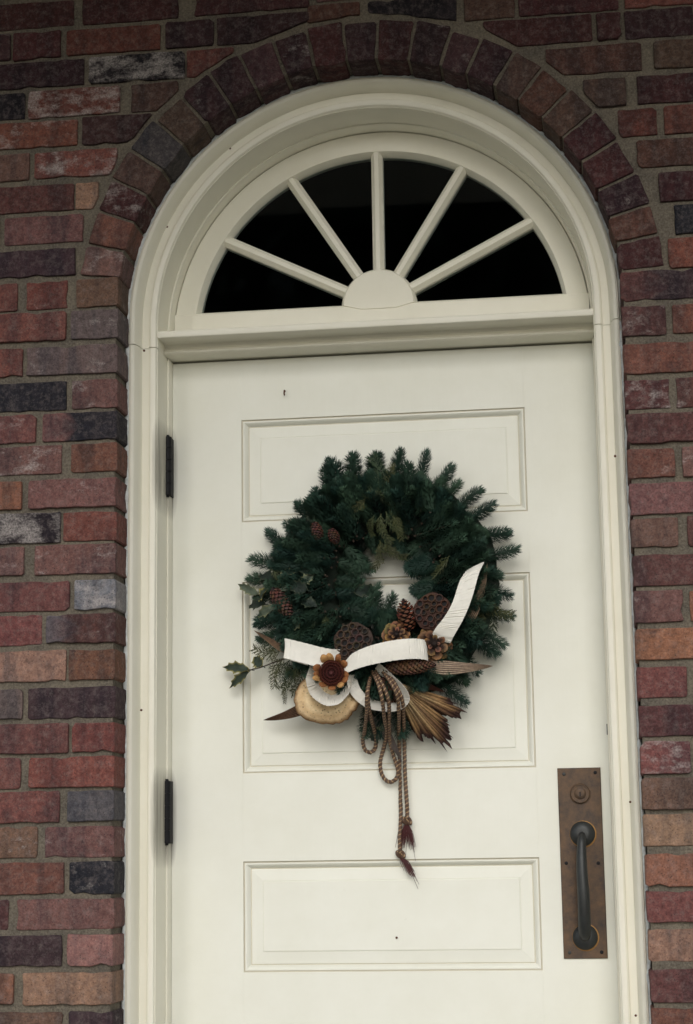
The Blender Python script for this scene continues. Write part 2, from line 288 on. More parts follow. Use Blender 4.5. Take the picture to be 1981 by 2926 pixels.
# x0, x1, centre z, colour, lime bloom, (second colour, where it ends)
BRICKS = [
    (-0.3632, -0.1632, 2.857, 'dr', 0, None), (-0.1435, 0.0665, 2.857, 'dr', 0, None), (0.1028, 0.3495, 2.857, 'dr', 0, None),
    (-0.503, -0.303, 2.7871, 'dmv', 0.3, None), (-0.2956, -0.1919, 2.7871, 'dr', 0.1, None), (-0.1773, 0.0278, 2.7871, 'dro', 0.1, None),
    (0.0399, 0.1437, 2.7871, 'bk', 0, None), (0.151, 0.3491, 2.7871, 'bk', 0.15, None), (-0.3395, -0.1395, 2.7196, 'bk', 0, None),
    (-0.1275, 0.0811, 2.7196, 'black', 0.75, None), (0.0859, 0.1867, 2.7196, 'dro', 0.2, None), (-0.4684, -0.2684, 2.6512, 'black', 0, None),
    (-0.2588, -0.0592, 2.6512, 'dro', 0.7, None), (-0.0345, 0.0668, 2.6512, 'db', 0.15, None), (-0.3526, -0.1526, 2.5837, 'ro', 0.55, None),
    (-0.1405, 0.0142, 2.5837, 'dm', 0.1, None), (-0.4563, -0.2563, 2.5133, 'brown', 0, None), (-0.2442, -0.0648, 2.5133, 'red', 0.6, None),
    (-0.3581, -0.1581, 2.4409, 'maroon', 0.1, None), (-0.1533, -0.1051, 2.4409, 'tan', 0.1, None), (-0.3074, -0.138, 2.3703, 'mauve', 0.2, None),
    (-0.3539, -0.1539, 2.2977, 'purple', 0, None), (-0.4779, -0.2779, 2.2271, 'mr', 0.1, None), (-0.2573, -0.1698, 2.2271, 'red', 0.2, None),
    (-0.1484, -0.0592, 2.2271, 'brown', 0.15, None), (-0.3713, -0.1713, 2.1597, 'mr', 0.1, None), (-0.1595, -0.0592, 2.1597, 'gm', 0.25, None),
    (-0.4634, -0.2634, 2.0844, 'red', 0, None), (-0.254, -0.0592, 2.0844, 'gm', 0.35, None), (-0.3694, -0.1694, 2.01, 'navy', 0.15, None),
    (-0.1552, -0.0592, 2.01, 'mauve', 0.35, None), (-0.4324, -0.2324, 1.9418, 'mr', 0.3, None), (-0.2183, -0.0592, 1.9418, 'navy', 0.1, ('mauve', 0.28)),
    (-0.377, -0.177, 1.8748, 'mauve', 0.5, None), (-0.1559, -0.0592, 1.8748, 'rb', 0.1, None), (-0.4609, -0.2609, 1.8026, 'orange', 0.2, None),
    (-0.2444, -0.0592, 1.8026, 'mauve', 0.25, None), (-0.3774, -0.1774, 1.7321, 'black', 0.8, None), (-0.1705, -0.0592, 1.7321, 'red', 0.1, None),
    (-0.4538, -0.2538, 1.6655, 'mauve', 0.3, None), (-0.2303, -0.0592, 1.6655, 'mauve', 0.3, None), (-0.3569, -0.1569, 1.5908, 'mr', 0.2, None),
    (-0.1453, -0.0592, 1.5908, 'lav', 0.6, None), (-0.414, -0.214, 1.5231, 'mr', 0.15, None), (-0.2025, -0.0592, 1.5231, 'maroon', 0.3, ('slate', 0.25)),
    (-0.362, -0.162, 1.4491, 'tp', 0.2, None), (-0.1551, -0.0592, 1.4491, 'bo', 0.1, None), (-0.451, -0.251, 1.3742, 'gm', 0.1, None),
    (-0.2395, -0.0592, 1.3742, 'purple', 0, None), (-0.3555, -0.1555, 1.3036, 'mr', 0.1, None), (-0.1464, -0.0592, 1.3036, 'red', 0.1, None),
    (-0.4532, -0.2532, 1.2362, 'mr', 0, None), (-0.2348, -0.0592, 1.2362, 'ro', 0, None), (-0.372, -0.172, 1.1685, 'mr', 0.1, None),
    (-0.1538, -0.0592, 1.1685, 'slate', 0.05, None), (-0.4165, -0.2165, 1.0987, 'brown', 0.3, None), (-0.2006, -0.0592, 1.0987, 'mauve', 0.25, None),
    (-0.361, -0.161, 1.0286, 'rb', 0.15, None), (-0.1497, -0.0592, 1.0286, 'navy', 0.35, None), (-0.4732, -0.2732, 0.9583, 'maroon', 0, None),
    (-0.2551, -0.0592, 0.9583, 'mauve', 0.15, None), (-0.3637, -0.1637, 0.889, 'purple', 0, None), (-0.1502, -0.0592, 0.889, 'pink', 0.2, None),
    (-0.4593, -0.2593, 0.8167, 'orange', 0, None), (-0.239, -0.0592, 0.8167, 'tp', 0.15, None), (-0.3594, -0.1594, 0.7429, 'brown', 0.1, None),
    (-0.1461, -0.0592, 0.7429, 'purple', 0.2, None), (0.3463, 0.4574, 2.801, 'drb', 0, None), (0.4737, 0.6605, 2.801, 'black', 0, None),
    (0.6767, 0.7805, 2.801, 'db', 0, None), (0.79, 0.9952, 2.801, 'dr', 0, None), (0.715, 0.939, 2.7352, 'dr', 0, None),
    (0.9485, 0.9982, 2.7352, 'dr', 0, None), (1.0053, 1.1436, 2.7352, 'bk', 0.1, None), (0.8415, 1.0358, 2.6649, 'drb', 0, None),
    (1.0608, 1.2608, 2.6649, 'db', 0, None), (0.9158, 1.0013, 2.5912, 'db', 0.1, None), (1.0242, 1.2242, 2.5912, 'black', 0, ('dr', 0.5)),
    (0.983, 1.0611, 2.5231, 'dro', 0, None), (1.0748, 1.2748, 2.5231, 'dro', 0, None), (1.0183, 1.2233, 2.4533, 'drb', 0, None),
    (1.0595, 1.2595, 2.3811, 'dr', 0, None), (1.0873, 1.2873, 2.3111, 'navy', 0, None), (1.0709, 1.2709, 2.2406, 'ro', 0.2, None),
    (0.9735, 1.1807, 2.1774, 'purple', 0.05, ('maroon', 0.3)), (0.9735, 1.0602, 2.1039, 'maroon', 0.4, None), (1.0734, 1.2734, 2.1039, 'rb', 0.1, None),
    (0.9735, 1.1781, 2.027, 'rb', 0, None), (0.9735, 1.0599, 1.9539, 'maroon', 0.6, None), (1.0732, 1.2732, 1.9539, 'maroon', 0.4, None),
    (0.9735, 1.1796, 1.8839, 'maroon', 0, None), (0.9735, 1.0643, 1.814, 'rb', 0.25, None), (1.0796, 1.2796, 1.814, 'mauve', 0.5, None),
    (0.9735, 1.1794, 1.7429, 'mauve', 0, None), (0.9735, 1.0645, 1.6755, 'brown', 0.1, None), (1.0829, 1.2829, 1.6755, 'maroon', 0, None),
    (0.9735, 1.1777, 1.6007, 'maroon', 0, None), (0.9735, 1.0663, 1.5296, 'mauve', 0.2, None), (1.0812, 1.2812, 1.5296, 'orange', 0, None),
    (0.9735, 1.1768, 1.4569, 'orange', 0, None), (0.9735, 1.0678, 1.3826, 'mr', 0.15, None), (1.0848, 1.2848, 1.3826, 'brown', 0.1, None),
    (0.9735, 1.1811, 1.3088, 'navy', 0, ('maroon', 0.55)), (0.9735, 1.0674, 1.2389, 'mr', 0.55, None), (1.0821, 1.2821, 1.2389, 'brown', 0.1, None),
    (0.9735, 1.1794, 1.1703, 'brown', 0, None), (0.9735, 1.1794, 1.103, 'tan', 0.05, None), (0.9735, 1.1787, 1.0274, 'orange', 0.1, None),
    (0.9735, 1.1787, 0.96, 'mr', 0.2, None), (0.9735, 1.1798, 0.8891, 'tp', 0.15, None), (0.9735, 1.1806, 0.815, 'maroon', 0.05, None),
    (0.9735, 1.1812, 0.7441, 'rb', 0.1, None)]
VOUSS = [172.2,165.6,158.4,151.3,144.4,136.7,129.6,122.3,115.3,107.9,100.9,93.4,86.4,78.9,71.4,65.0,57.9,51.3,44.3,37.5,30.3,22.6,15.7,9.5,2.9]
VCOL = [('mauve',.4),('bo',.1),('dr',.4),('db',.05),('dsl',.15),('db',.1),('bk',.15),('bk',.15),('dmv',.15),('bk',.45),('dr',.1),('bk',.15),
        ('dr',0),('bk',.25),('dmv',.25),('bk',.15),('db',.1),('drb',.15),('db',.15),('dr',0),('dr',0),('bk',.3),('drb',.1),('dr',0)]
wall = empty('brick_wall', (CX, YB, 0), 'weathered red brick wall with an arched ring of bricks over the doorway', 'wall')

def clip_chord(poly, cx, cz, r):
    mx = sum(p[0] for p in poly)/len(poly); mz = sum(p[1] for p in poly)/len(poly)
    d = math.hypot(mx-cx, mz-cz); nx, nz = (mx-cx)/d, (mz-cz)/d
    f = lambda p: (p[0]-cx)*nx+(p[1]-cz)*nz-r
    if all(math.hypot(p[0]-cx, p[1]-cz) >= r for p in poly): return poly
    out = []
    for i, p in enumerate(poly):
        q = poly[(i+1) % len(poly)]; a, b = f(p), f(q)
        if a >= 0: out.append(p)
        if a*b < 0: t = a/(a-b); out.append((p[0]+(q[0]-p[0])*t, p[1]+(q[1]-p[1])*t))
    return out
def brick_into(mb, poly, tint, frost, second=None, depth=.092, rnd=random):
    """one worn brick: jittered outline, rounded arrises, slightly tilted face"""
    mb.frost = frost
    x0 = min(p[0] for p in poly); x1 = max(p[0] for p in poly)
    n = len(poly); cut = []
    for i in range(n):                                          # knock the corners off
        a, p, b = Vector(poly[i-1]), Vector(poly[i]), Vector(poly[(i+1) % n])
        r = rnd.uniform(.0012, .0045)
        if rnd.random() < .12: r *= 1.9
        cut.append(p+(a-p).normalized()*min(r, (a-p).length*.3)); cut.append(p+(b-p).normalized()*min(r*rnd.uniform(.6,1.4), (b-p).length*.3))
    out = []
    for i, p in enumerate(cut):
        q = cut[(i+1) % len(cut)]; L = (q-p).length; k = max(1, int(L/.019)); nrm = Vector(((q-p).y, -(q-p).x)).normalized() if L > 1e-6 else Vector((0,0))
        for j in range(k):
            e = p+(q-p)*(j/k)
            out.append(e+nrm*(rnd.gauss(0, .0007)-(.0045*rnd.random() if rnd.random() < .07 else 0) if j else rnd.gauss(0, .0005)))
    c = sum(out, Vector((0,0)))/len(out)
    dy = rnd.gauss(0, .0016); tx, tz = rnd.gauss(0, .008), rnd.gauss(0, .02)
    def col(x):
        if second and (x-x0)/(x1-x0) < second[1]: return second[0]
        return tint
    def ring(ins, y, tilt=True):
        r = []
        for p in out:
            d = p-c; L = d.length; q = c+Vector((d.x*(1-ins/max(abs(d.x), .02)) if abs(d.x) > .02 else d.x*(1-ins/.05), d.y*(1-ins/max(abs(d.y), .015))))
            r.append((q.x, y+(dy+tx*d.x+tz*d.y if tilt else 0), q.y))
        return r
    rs = [ring(0, YB+depth, False), ring(0, YB+.0026), ring(.0006, YB+.0009), ring(.0022, YB)]
    ids = [[mb.V(p, col(p[0])) for p in r] for r in rs]
    m = len(out)
    for a in range(3):
        for k in range(m): k2 = (k+1) % m; mb.F((ids[a][k], ids[a][k2], ids[a+1][k2], ids[a+1][k]))
    cv = mb.V((c.x, YB+dy-.0008, c.y), col(c.x))
    for k in range(m): mb.F((ids[3][k], ids[3][(k+1) % m], cv))
    return c
def vary(c, s=.10):
    k = 1+random.uniform(-s, s); return tuple(max(0, v*k*(1+random.uniform(-.05, .05))) for v in c)
BH = .0603
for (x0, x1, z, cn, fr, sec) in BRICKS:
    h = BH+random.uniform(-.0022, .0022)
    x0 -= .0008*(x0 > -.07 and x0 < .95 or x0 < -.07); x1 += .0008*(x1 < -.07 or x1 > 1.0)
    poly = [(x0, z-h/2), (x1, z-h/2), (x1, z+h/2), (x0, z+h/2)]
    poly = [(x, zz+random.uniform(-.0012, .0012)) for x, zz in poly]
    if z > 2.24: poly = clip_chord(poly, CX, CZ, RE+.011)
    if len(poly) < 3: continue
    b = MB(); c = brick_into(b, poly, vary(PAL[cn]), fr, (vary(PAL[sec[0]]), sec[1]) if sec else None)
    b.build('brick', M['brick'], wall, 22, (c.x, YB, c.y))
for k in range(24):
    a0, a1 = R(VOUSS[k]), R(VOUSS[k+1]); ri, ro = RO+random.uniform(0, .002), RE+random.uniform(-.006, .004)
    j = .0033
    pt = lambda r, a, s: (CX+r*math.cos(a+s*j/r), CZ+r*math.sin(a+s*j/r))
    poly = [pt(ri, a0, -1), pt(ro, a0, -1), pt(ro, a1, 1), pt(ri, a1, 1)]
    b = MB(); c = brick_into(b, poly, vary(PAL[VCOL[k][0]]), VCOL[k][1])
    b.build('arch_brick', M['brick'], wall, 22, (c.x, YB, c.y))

# bricks outside the picture, and mortar bed behind all of them
ob = MB(); rr = random.Random(3); names = list(PAL); wts = dict(mr=4, mauve=4, maroon=4, rb=4, brown=3, red=3, ro=2, purple=2, navy=1, tan=1, bo=2, gm=1, pink=1, tp=1)
def rnd_tint(): return vary(PAL[rr.choices(list(wts), list(wts.values()))[0]])
def run(x, x_end, z, sgn, odd):
    while (x_end-x)*sgn > .03:
        L = .098 if odd else .2; odd = (rr.random() < .2) if not odd else False
        e = x+sgn*L
        if (e-x_end)*sgn > 0: e = x_end
        lo_, hi_ = min(x, e), max(x, e)
        brick_into(ob, [(lo_, z-BH/2), (hi_, z-BH/2), (hi_, z+BH/2), (lo_, z+BH/2)], rnd_tint(), rr.choice((0, .1, .1, .3)), None, .06, rr)
        x = e+sgn*.012
XL, XR = -1.25, 2.16
for z, xl in [(2.857, -0.3632), (2.7871, -0.503), (2.7196, -0.3395), (2.6512, -0.4684), (2.5837, -0.3526), (2.5133, -0.4563), (2.4409, -0.3581), (2.3703, -0.3074), (2.2977, -0.3539), (2.2271, -0.4779), (2.1597, -0.3713), (2.0844, -0.4634), (2.01, -0.3694), (1.9418, -0.4324), (1.8748, -0.377), (1.8026, -0.4609), (1.7321, -0.3774), (1.6655, -0.4538), (1.5908, -0.3569), (1.5231, -0.414), (1.4491, -0.362), (1.3742, -0.451), (1.3036, -0.3555), (1.2362, -0.4532), (1.1685, -0.372), (1.0987, -0.4165), (1.0286, -0.361), (0.9583, -0.4732), (0.889, -0.3637), (0.8167, -0.4593), (0.7429, -0.3594)]: run(xl-.012, XL, z, -1, False)
for z, xr in [(2.801, 0.9952), (2.7352, 1.1436), (2.6649, 1.2608), (2.5912, 1.2242), (2.5231, 1.2748), (2.4533, 1.2233), (2.3811, 1.2595), (2.3111, 1.2873), (2.2406, 1.2709), (2.1774, 1.1807), (2.1039, 1.2734), (2.027, 1.1781), (1.9539, 1.2732), (1.8839, 1.1796), (1.814, 1.2796), (1.7429, 1.1794), (1.6755, 1.2829), (1.6007, 1.1777), (1.5296, 1.2812), (1.4569, 1.1768), (1.3826, 1.2848), (1.3088, 1.1811), (1.2389, 1.2821), (1.1703, 1.1794), (1.103, 1.1794), (1.0274, 1.1787), (0.96, 1.1787), (0.8891, 1.1798), (0.815, 1.1806), (0.7441, 1.1812)]: run(xr+.012, XR, z, 1, False)
for i in range(12):
    z = .7429-.0706*(i+1)
    if z < 0: break
    run(-.0595, XL, z, -1, i % 2 == 1); run(.9735, XR, z, 1, i % 2 == 1)
for i in range(4): run(XL, XR, 2.932+.0706*i, 1, i % 2 == 0)
run(.365, XR, 2.868, 1, False)
o = ob.build('outer_bricks', M['brick'], wall, 50); o['kind'] = 'stuff'

mo = MB(); YM = YB+.0060; ROM = RO+.006; seg = 48
arc = [(CX+ROM*math.cos(math.pi*k/seg), CZ+ROM*math.sin(math.pi*k/seg)) for k in range(seg+1)]      # right to left
ZT, ZL = 3.2, -.03
outline = [(XR, ZL), (XR, ZT), (XL, ZT), (XL, ZL), (CX-ROM, ZL), *arc[::-1], (CX+ROM, ZL)]
def strip(y):
    q = lambda p: mo.V((p[0], y, p[1]))
    L = [q(p) for p in ((XL,ZL),(CX-ROM,ZL),(CX-ROM,CZ),(XL,CZ))]; mo.F(L)
    L = [q(p) for p in ((CX+ROM,ZL),(XR,ZL),(XR,CZ),(CX+ROM,CZ))]; mo.F(L)
    for k in range(seg):
        a, b = arc[k], arc[k+1]
        if k < seg//2: A, B = (XR, CZ+(ZT-CZ)*k/(seg/2)), (XR, CZ+(ZT-CZ)*(k+1)/(seg/2))
        else: A, B = (XL, CZ+(ZT-CZ)*(seg-k)/(seg/2)), (XL, CZ+(ZT-CZ)*(seg-k-1)/(seg/2))
        mo.F([q(a), q(A), q(B), q(b)])
    mo.F([q(arc[seg//2]), q((XR, ZT)), q((XL, ZT))])
strip(YM); strip(.058)
n0 = len(outline); fr = [mo.V((x, YM, z)) for x, z in outline]; bk = [mo.V((x, .058, z)) for x, z in outline]
for k in range(n0): mo.F((fr[k], bk[k], bk[(k+1) % n0], fr[(k+1) % n0]))
mo.build('mortar', M['mortar'], wall)

# ------------------------------------------------------------------ painted door surround
sur = empty('door_surround', (CX, -.16, 0), 'cream painted wooden casing and jambs framing the arched doorway', 'door frame')
RJ = .461                                            # inner face of the jamb, measured from the centre line
PROF = [(.0015,-.098),(.0015,-.1225),(.0035,-.1262),(.0075,-.1278),(.0135,-.1278),(.0170,-.1255),(.0182,-.1195),(.0195,-.1168),(.0260,-.1150),(.0325,-.1172),
        (.0345,-.1225),(.0352,-.1400),(.0375,-.1450),(.0385,-.1520),(.0420,-.1585),(.0475,-.1612),(.0515,-.1600),(.0530,-.1560),(.0555,-.1540),(.0555,-.098)]
def straight(side, prof, z0, z1):
    return [[(CX+side*(RJ+w), y, z) for w, y in prof] for z in (z0, z1)]
def sweep_arch(prof, z_low, n=72):
    rings = [[(CX+RJ+w, y, z_low) for w, y in prof]]
    for k in range(n+1):
        a = math.pi*k/n; rings.append([(CX+(RJ+w)*math.cos(a), y, CZ+(RJ+w)*math.sin(a)) for w, y in prof])
    rings.append([(CX-RJ-w, y, z_low) for w, y in prof]); return rings
for sd in (-1, 1):
    b = MB(); b.rings(straight(sd, PROF, -.03, 2.1335)); b.build('casing', M['paint'], sur, 28)
b = MB(); b.rings(sweep_arch(PROF, 2.1352)); b.build('arch_casing', M['paint'], sur, 28)
JP = [(0,-.1195),(.05,-.1195),(.05,.06),(0,.06)]
for sd in (-1, 1):
    b = MB(); b.rings(straight(sd, JP, -.03, 2.1335)); b.build('jamb', M['paint'], sur, 28)
b = MB(); b.rings(sweep_arch(JP, 2.1345)); b.build('arch_jamb', M['paint'], sur, 28)
SP = [(-.0045,-.030),(-.0035,-.0325),(-.0002,-.0325),(-.0002,.06),(-.0045,.06)]
for sd in (-1, 1):
    b = MB(); b.rings(straight(sd, SP, -.03, 2.1325)); b.build('door_stop', M['paint'], sur, 28)
b = MB(); b.rings(sweep_arch(SP, 2.1722)); b.build('arch_stop', M['paint'], sur, 28)
TP = [(.06,2.1718),(-.1165,2.1718),(-.1215,2.1700),(-.1240,2.1665),(-.1240,2.1590),(-.1225,2.1560),(-.1190,2.1548),(-.1120,2.1548),(-.1100,2.1570),(-.0800,2.1580),(-.0640,2.1555),
      (-.0580,2.1500),(-.0570,2.1460),(-.0600,2.1448),(-.0620,2.1420),(-.0620,2.1385),(-.0590,2.1362),(-.0540,2.1350),(.06,2.1348)]
b = MB(); b.rings([[(x, y, z) for y, z in TP] for x in (CX-RJ+.0003, CX+RJ-.0003)]); b.build('transom_bar', M['paint'], sur, 28)
b = MB(); b.box(CX-RJ-.05, CX+RJ+.05, -.16, .07, -.06, -.004); b.build('threshold', M['concrete'], sur)
# ragged sealant between casing and brick
def caulk(path, seed):
    q = random.Random(seed); b = MB(); pr = []
    P = path; w = 0
    for i, p in enumerate(P):
        w = .85*w+q.gauss(0, .0010); rb = .7*(rb if i else .003)+.3*(.0022+abs(q.gauss(0, .0034))); r = rb+(.0035*q.random() if q.random() < .05 else 0)
        pr.append((Vector(p)+Vector((w*.5, q.gauss(0, .0012), q.gauss(0, .0006))), r))
    rad = [r for _, r in pr]
    b.tube([p for p, _ in pr], lambda t: rad[min(len(rad)-1, int(t*(len(rad)-1)+.5))], 6)
    return b.build('caulk_bead', M['caulk'], sur, 60)
zz = [ -.02+i*.0085 for i in range(254)]
caulk([(CX-RO-.0005, -.1535, z) for z in zz], 1); caulk([(CX+RO+.0005, -.1545, z) for z in zz], 2)
caulk([(CX+(RO+.001)*math.cos(math.pi*k/190), -.1535, CZ+(RO+.001)*math.sin(math.pi*k/190)) for k in range(-2, 193)], 5)
for px in [(0.1543, -0.119, 2.5724), (0.0155, -0.119, 2.4037), (-0.024, -0.16, 2.119), (0.4486, -0.118, 2.6754), (0.6983, -0.118, 2.6105), (0.8832, -0.118, 2.4244), (0.9451, -0.1165, 2.1419), (0.9501, -0.16, 1.8483), (0.9433, -0.116, 1.3706), (0.9272, -0.1265, 1.3538), (0.9516, -0.16, 1.1588), (0.9453, -0.16, 0.7555), (-0.026, -0.16, 1.362)]:
    b = MB(); b.rings([[(px[0]+r*math.cos(a*math.pi/4), px[1]+yo, px[2]+r*math.sin(a*math.pi/4)) for a in range(8)] for r, yo in ((.0024,.002),(.0024,-.0006),(.0012,-.0012))])
    b.build('nail_head', M['rust'], sur, 40, px)

# ------------------------------------------------------------------ fanlight
fan = empty('fanlight', (CX, 0, CZ), 'half round fanlight window with five radiating bars and dark glass above the door', 'window')
YS = .006; HZ = 2.243; HR = .078; RG = .4075; ZB = 2.1722; ZG = 2.2455
def ring_arc(prof, a0, a1, n):      # prof of (r, y)
    return [[(CX+r*math.cos(a0+(a1-a0)*k/n), y, CZ+r*math.sin(a0+(a1-a0)*k/n)) for r, y in prof] for k in range(n+1)]
b = MB(); b.rings(ring_arc([(.4545,.046),(.4545,YS+.001),(.4535,YS),(RG+.003,YS),(RG-.004,YS+.016),(RG-.004,.046)], R(3), R(177), 64)); b.build('sash_arch', M['paint'], fan, 28)
b = MB(); b.rings([[(x, y, z) for y, z in ((.046,ZB),(YS-.0015,ZB),(YS-.0015,ZG-.005),(YS+.001,ZG-.002),(YS+.014,ZG+.003),(.046,ZG+.003))] for x in (CX-.4535, CX+.4535)]); b.build('bottom_rail', M['paint'], fan, 28)
hub = [(0,YS-.005)]
b = MB(); n = 32; rs = []
for r, y in ((HR+.0045,.046),(HR+.0045,YS+.010),(HR,YS-.001),(HR-.002,YS-.004)):
    rs.append([(CX+r*math.cos(math.pi*k/n), y, HZ+r*math.sin(math.pi*k/n)) for k in range(n+1)]+[(CX-r*.5, y, HZ-.01), (CX+r*.5, y, HZ-.01)])
b.rings(rs); b.build('hub', M['paint'], fan, 28)
ANG = [27.0, 58.0, 90.0, 122.6, 153.6]
def reach(a, R_):
    dx, dz = math.cos(a), math.sin(a); oz = HZ-CZ; B = oz*dz; return -B+math.sqrt(B*B-oz*oz+R_*R_)
MP = [(-.0125,.046),(-.0125,YS+.0135),(-.0045,YS+.002),(.0045,YS+.002),(.0125,YS+.0135),(.0125,.046)]
for d in ANG:
    a = R(d); t1 = reach(a, RG+.002); ux, uz = math.cos(a), math.sin(a)
    b = MB(); b.rings([[(CX+ux*t-uz*s, y, HZ+uz*t+ux*s) for s, y in MP] for t in (HR-.003, t1)]); b.build('glazing_bar', M['paint'], fan, 28)
edges = [0]+ANG+[180]
for k in range(6):
    a0, a1 = R(edges[k]), R(edges[k+1]); pts = []
    for i in range(9): a = a0+(a1-a0)*i/8; pts.append((CX+(HR+.001)*math.cos(a), HZ+(HR+.001)*math.sin(a)))
    for i in range(17): a = a1+(a0-a1)*i/16; t = reach(a, RG); pts.append((CX+t*math.cos(a), HZ+t*math.sin(a)))
    b = MB(); tilt = random.uniform(-.002, .002)
    b.rings([[(x, y+tilt*(z-HZ), z) for x, z in pts] for y in (.030, .034)]); b.build('pane', M['glass'], fan)

# ------------------------------------------------------------------ door
door = empty('door', (CX, 0, 0), 'cream panelled wooden door with dark hinges and a bronze pull handle', 'door')
DW, DT = .914, 2.1302
PA, PB = .1531, .7654
PAN = [(1.7718,1.9966), (1.2371,1.6424), (.8315,1.0554), (.2300,.6500)]
def slab(name, x0, x1, z0, z1):
    b = MB(); e = .0002
    b.rings([[(x0,.045,z0),(x1,.045,z0),(x1,.045,z1),(x0,.045,z1)], [(x0,e,z0),(x1,e,z0),(x1,e,z1),(x0,e,z1)], [(x0+e,0,z0+e),(x1-e,0,z0+e),(x1-e,0,z1-e),(x0+e,0,z1-e)]])
    return b.build(name, M['door_paint'], door)
slab('stile', .0012, PA, .002, DT); slab('stile', PB, DW-.0004, .002, DT)
zs = [DT]+[v for z0, z1 in PAN for v in (z1, z0)]+[.002]
for k in range(0, len(zs), 2): slab('rail', PA+.00005, PB-.00005, zs[k+1], zs[k])
# sunk raised panels: quirk, ovolo moulding, bevel, raised field
STEP = [(0,.045),(0,.0030),(.0014,.0042),(.0026,.0040),(.0032,.0018),(.0060,.0018),(.0090,.0044),(.0118,.0082),(.0138,.0118),(.0156,.0120),(.0164,.0098),(.0400,.0072),(.0404,.0080),(.0414,.0080),(.0418,.0058),(.0440,.0056)]
for z0, z1 in PAN:
    b = MB(); ids = b.rings([[(PA+w,y,z0+w),(PB-w,y,z0+w),(PB-w,y,z1-w),(PA+w,y,z1-w)] for w, y in STEP], True, False); b.F(ids[-1])
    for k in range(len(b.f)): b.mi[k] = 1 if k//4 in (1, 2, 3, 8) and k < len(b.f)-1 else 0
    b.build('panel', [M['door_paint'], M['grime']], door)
for zc in (1.895, 1.159):
    h = MB(); L = .1285
    for i, (z0, z1) in enumerate([(zc-L/2+L*k/5+.0006, zc-L/2+L*(k+1)/5-.0006) for k in range(5)]):
        h.tube([(-.0025,-.034,z0),(-.0025,-.034,z0+.001),(-.0025,-.034,z1-.001),(-.0025,-.034,z1)], lambda t: .0092, 14)
    h.tube([(-.0025,-.034,zc-L/2-.004),(-.0025,-.034,zc-L/2+.002),(-.0025,-.034,zc+L/2-.002),(-.0025,-.034,zc+L/2+.004)], lambda t: .0055 if .1 < t < .9 else .004, 10)
    h.box(-.0040, .0035, -.034, .02, zc-L/2, zc+L/2)
    h.build('hinge', M['hinge'], door, 40)
# push plate with cylinder lock and pull grip
pl = MB(); px0, px1, pz0, pz1 = .8085, .8960, .8540, 1.2340; e = .0015
pl.rings([[(px0,-.0002,pz0),(px1,-.0002,pz0),(px1,-.0002,pz1),(px0,-.0002,pz1)],[(px0,-.0030,pz0),(px1,-.0030,pz0),(px1,-.0030,pz1),(px0,-.0030,pz1)],[(px0+e,-.0042,pz0+e),(px1-e,-.0042,pz0+e),(px1-e,-.0042,pz1-e),(px0+e,-.0042,pz1-e)]])
plate = pl.build('handle_plate', M['bronze'], door); plate['label'] = 'tall rectangular brown bronze back plate'
def lathe_y(mb, cx, cz, prof, n=28):      # prof (r, y) about an axis along y
    mb.rings([[(cx+r*math.cos(2*math.pi*k/n), y, cz+r*math.sin(2*math.pi*k/n)) for k in range(n)] for r, y in prof])
b = MB(); c = (0.8531, 1.1819); lathe_y(b, c[0], c[1], [(.0205,-.0035),(.0205,-.0085),(.0185,-.0105),(.0172,-.0105),(.0168,-.0080),(.0120,-.0080),(.0112,-.0092),(.0068,-.0112),(.0060,-.0112)])
b.build('lock_cylinder', M['bronze'], plate, 30)
b = MB(); b.box(c[0]-.0012, c[0]+.0012, -.0116, -.011, c[1]-.0058, c[1]+.0030); b.build('keyhole', M['hinge'], plate)
TOPR, BOTR = ((0.855, 1.101), (0.8527, 0.8964))
for q in (TOPR, BOTR):
    b = MB(); lathe_y(b, q[0], q[1], [(.0255,-.0036),(.0255,-.0060),(.0235,-.0085),(.0190,-.0125),(.0130,-.0150),(.0100,-.0155)]); b.build('rosette', M['steel'], plate, 35)
    b = MB(); lathe_y(b, q[0]+.0010, q[1]-.0008, [(.0272,-.0040),(.0272,-.0050),(.0258,-.0056),(.0240,-.0056)]); b.build('rosette_rim', M['brass'], plate, 35)
g0 = Vector((TOPR[0]-.001,-.012,TOPR[1])); g1 = Vector((BOTR[0]+.000,-.012,BOTR[1]))
path = spline([g0+Vector((0,.004,-.001)), g0+Vector((0,-.016,-.004)), g0+Vector((-.001,-.030,-.018)), g0+(g1-g0)*.32+Vector((-.002,-.038,0)), g0+(g1-g0)*.62+Vector((0,-.038,0)), g1+Vector((0,-.030,.028)), g1+Vector((0,-.016,.006)), g1+Vector((0,.004,.002))], 40)
b = MB(); b.tube(path, lambda t: .0058+.0068*math.sin(math.pi*min(1, max(0, (t-.04)/1.10))**1.35)**.9, 16); b.build('pull_grip', M['steel'], plate, 60)
for s in [(0.8215, 1.2218, 0), (0.8852, 1.2236, 1), (0.8201, 1.0429, 1), (0.8845, 1.042, 1), (0.8205, 0.8661, 0), (0.8844, 0.8665, 1)]:
    b = MB(); lathe_y(b, s[0], s[1], [(.0036,-.0038),(.0036,-.0050),(.0026,-.0058),(.0010,-.0058)], 12); b.build('screw', M['hinge'] if s[2] else M['steel'], plate, 40)
b = MB(); b.box(.9118, .9142, -.004, .012, 1.300, 1.322); b.build('latch_bolt', M['hinge'], door)
b = MB(); b.tube([((0.2499, 2.0573)[0], .001, (0.2499, 2.0573)[1]), ((0.2499, 2.0573)[0], -.010, (0.2499, 2.0573)[1]-.001), ((0.2499, 2.0573)[0], -.013, (0.2499, 2.0573)[1]-.008), ((0.2499, 2.0573)[0]+.0004, -.010, (0.2499, 2.0573)[1]-.012)], .0016, 6); b.build('hook_nail', M['rust'], door, 60)
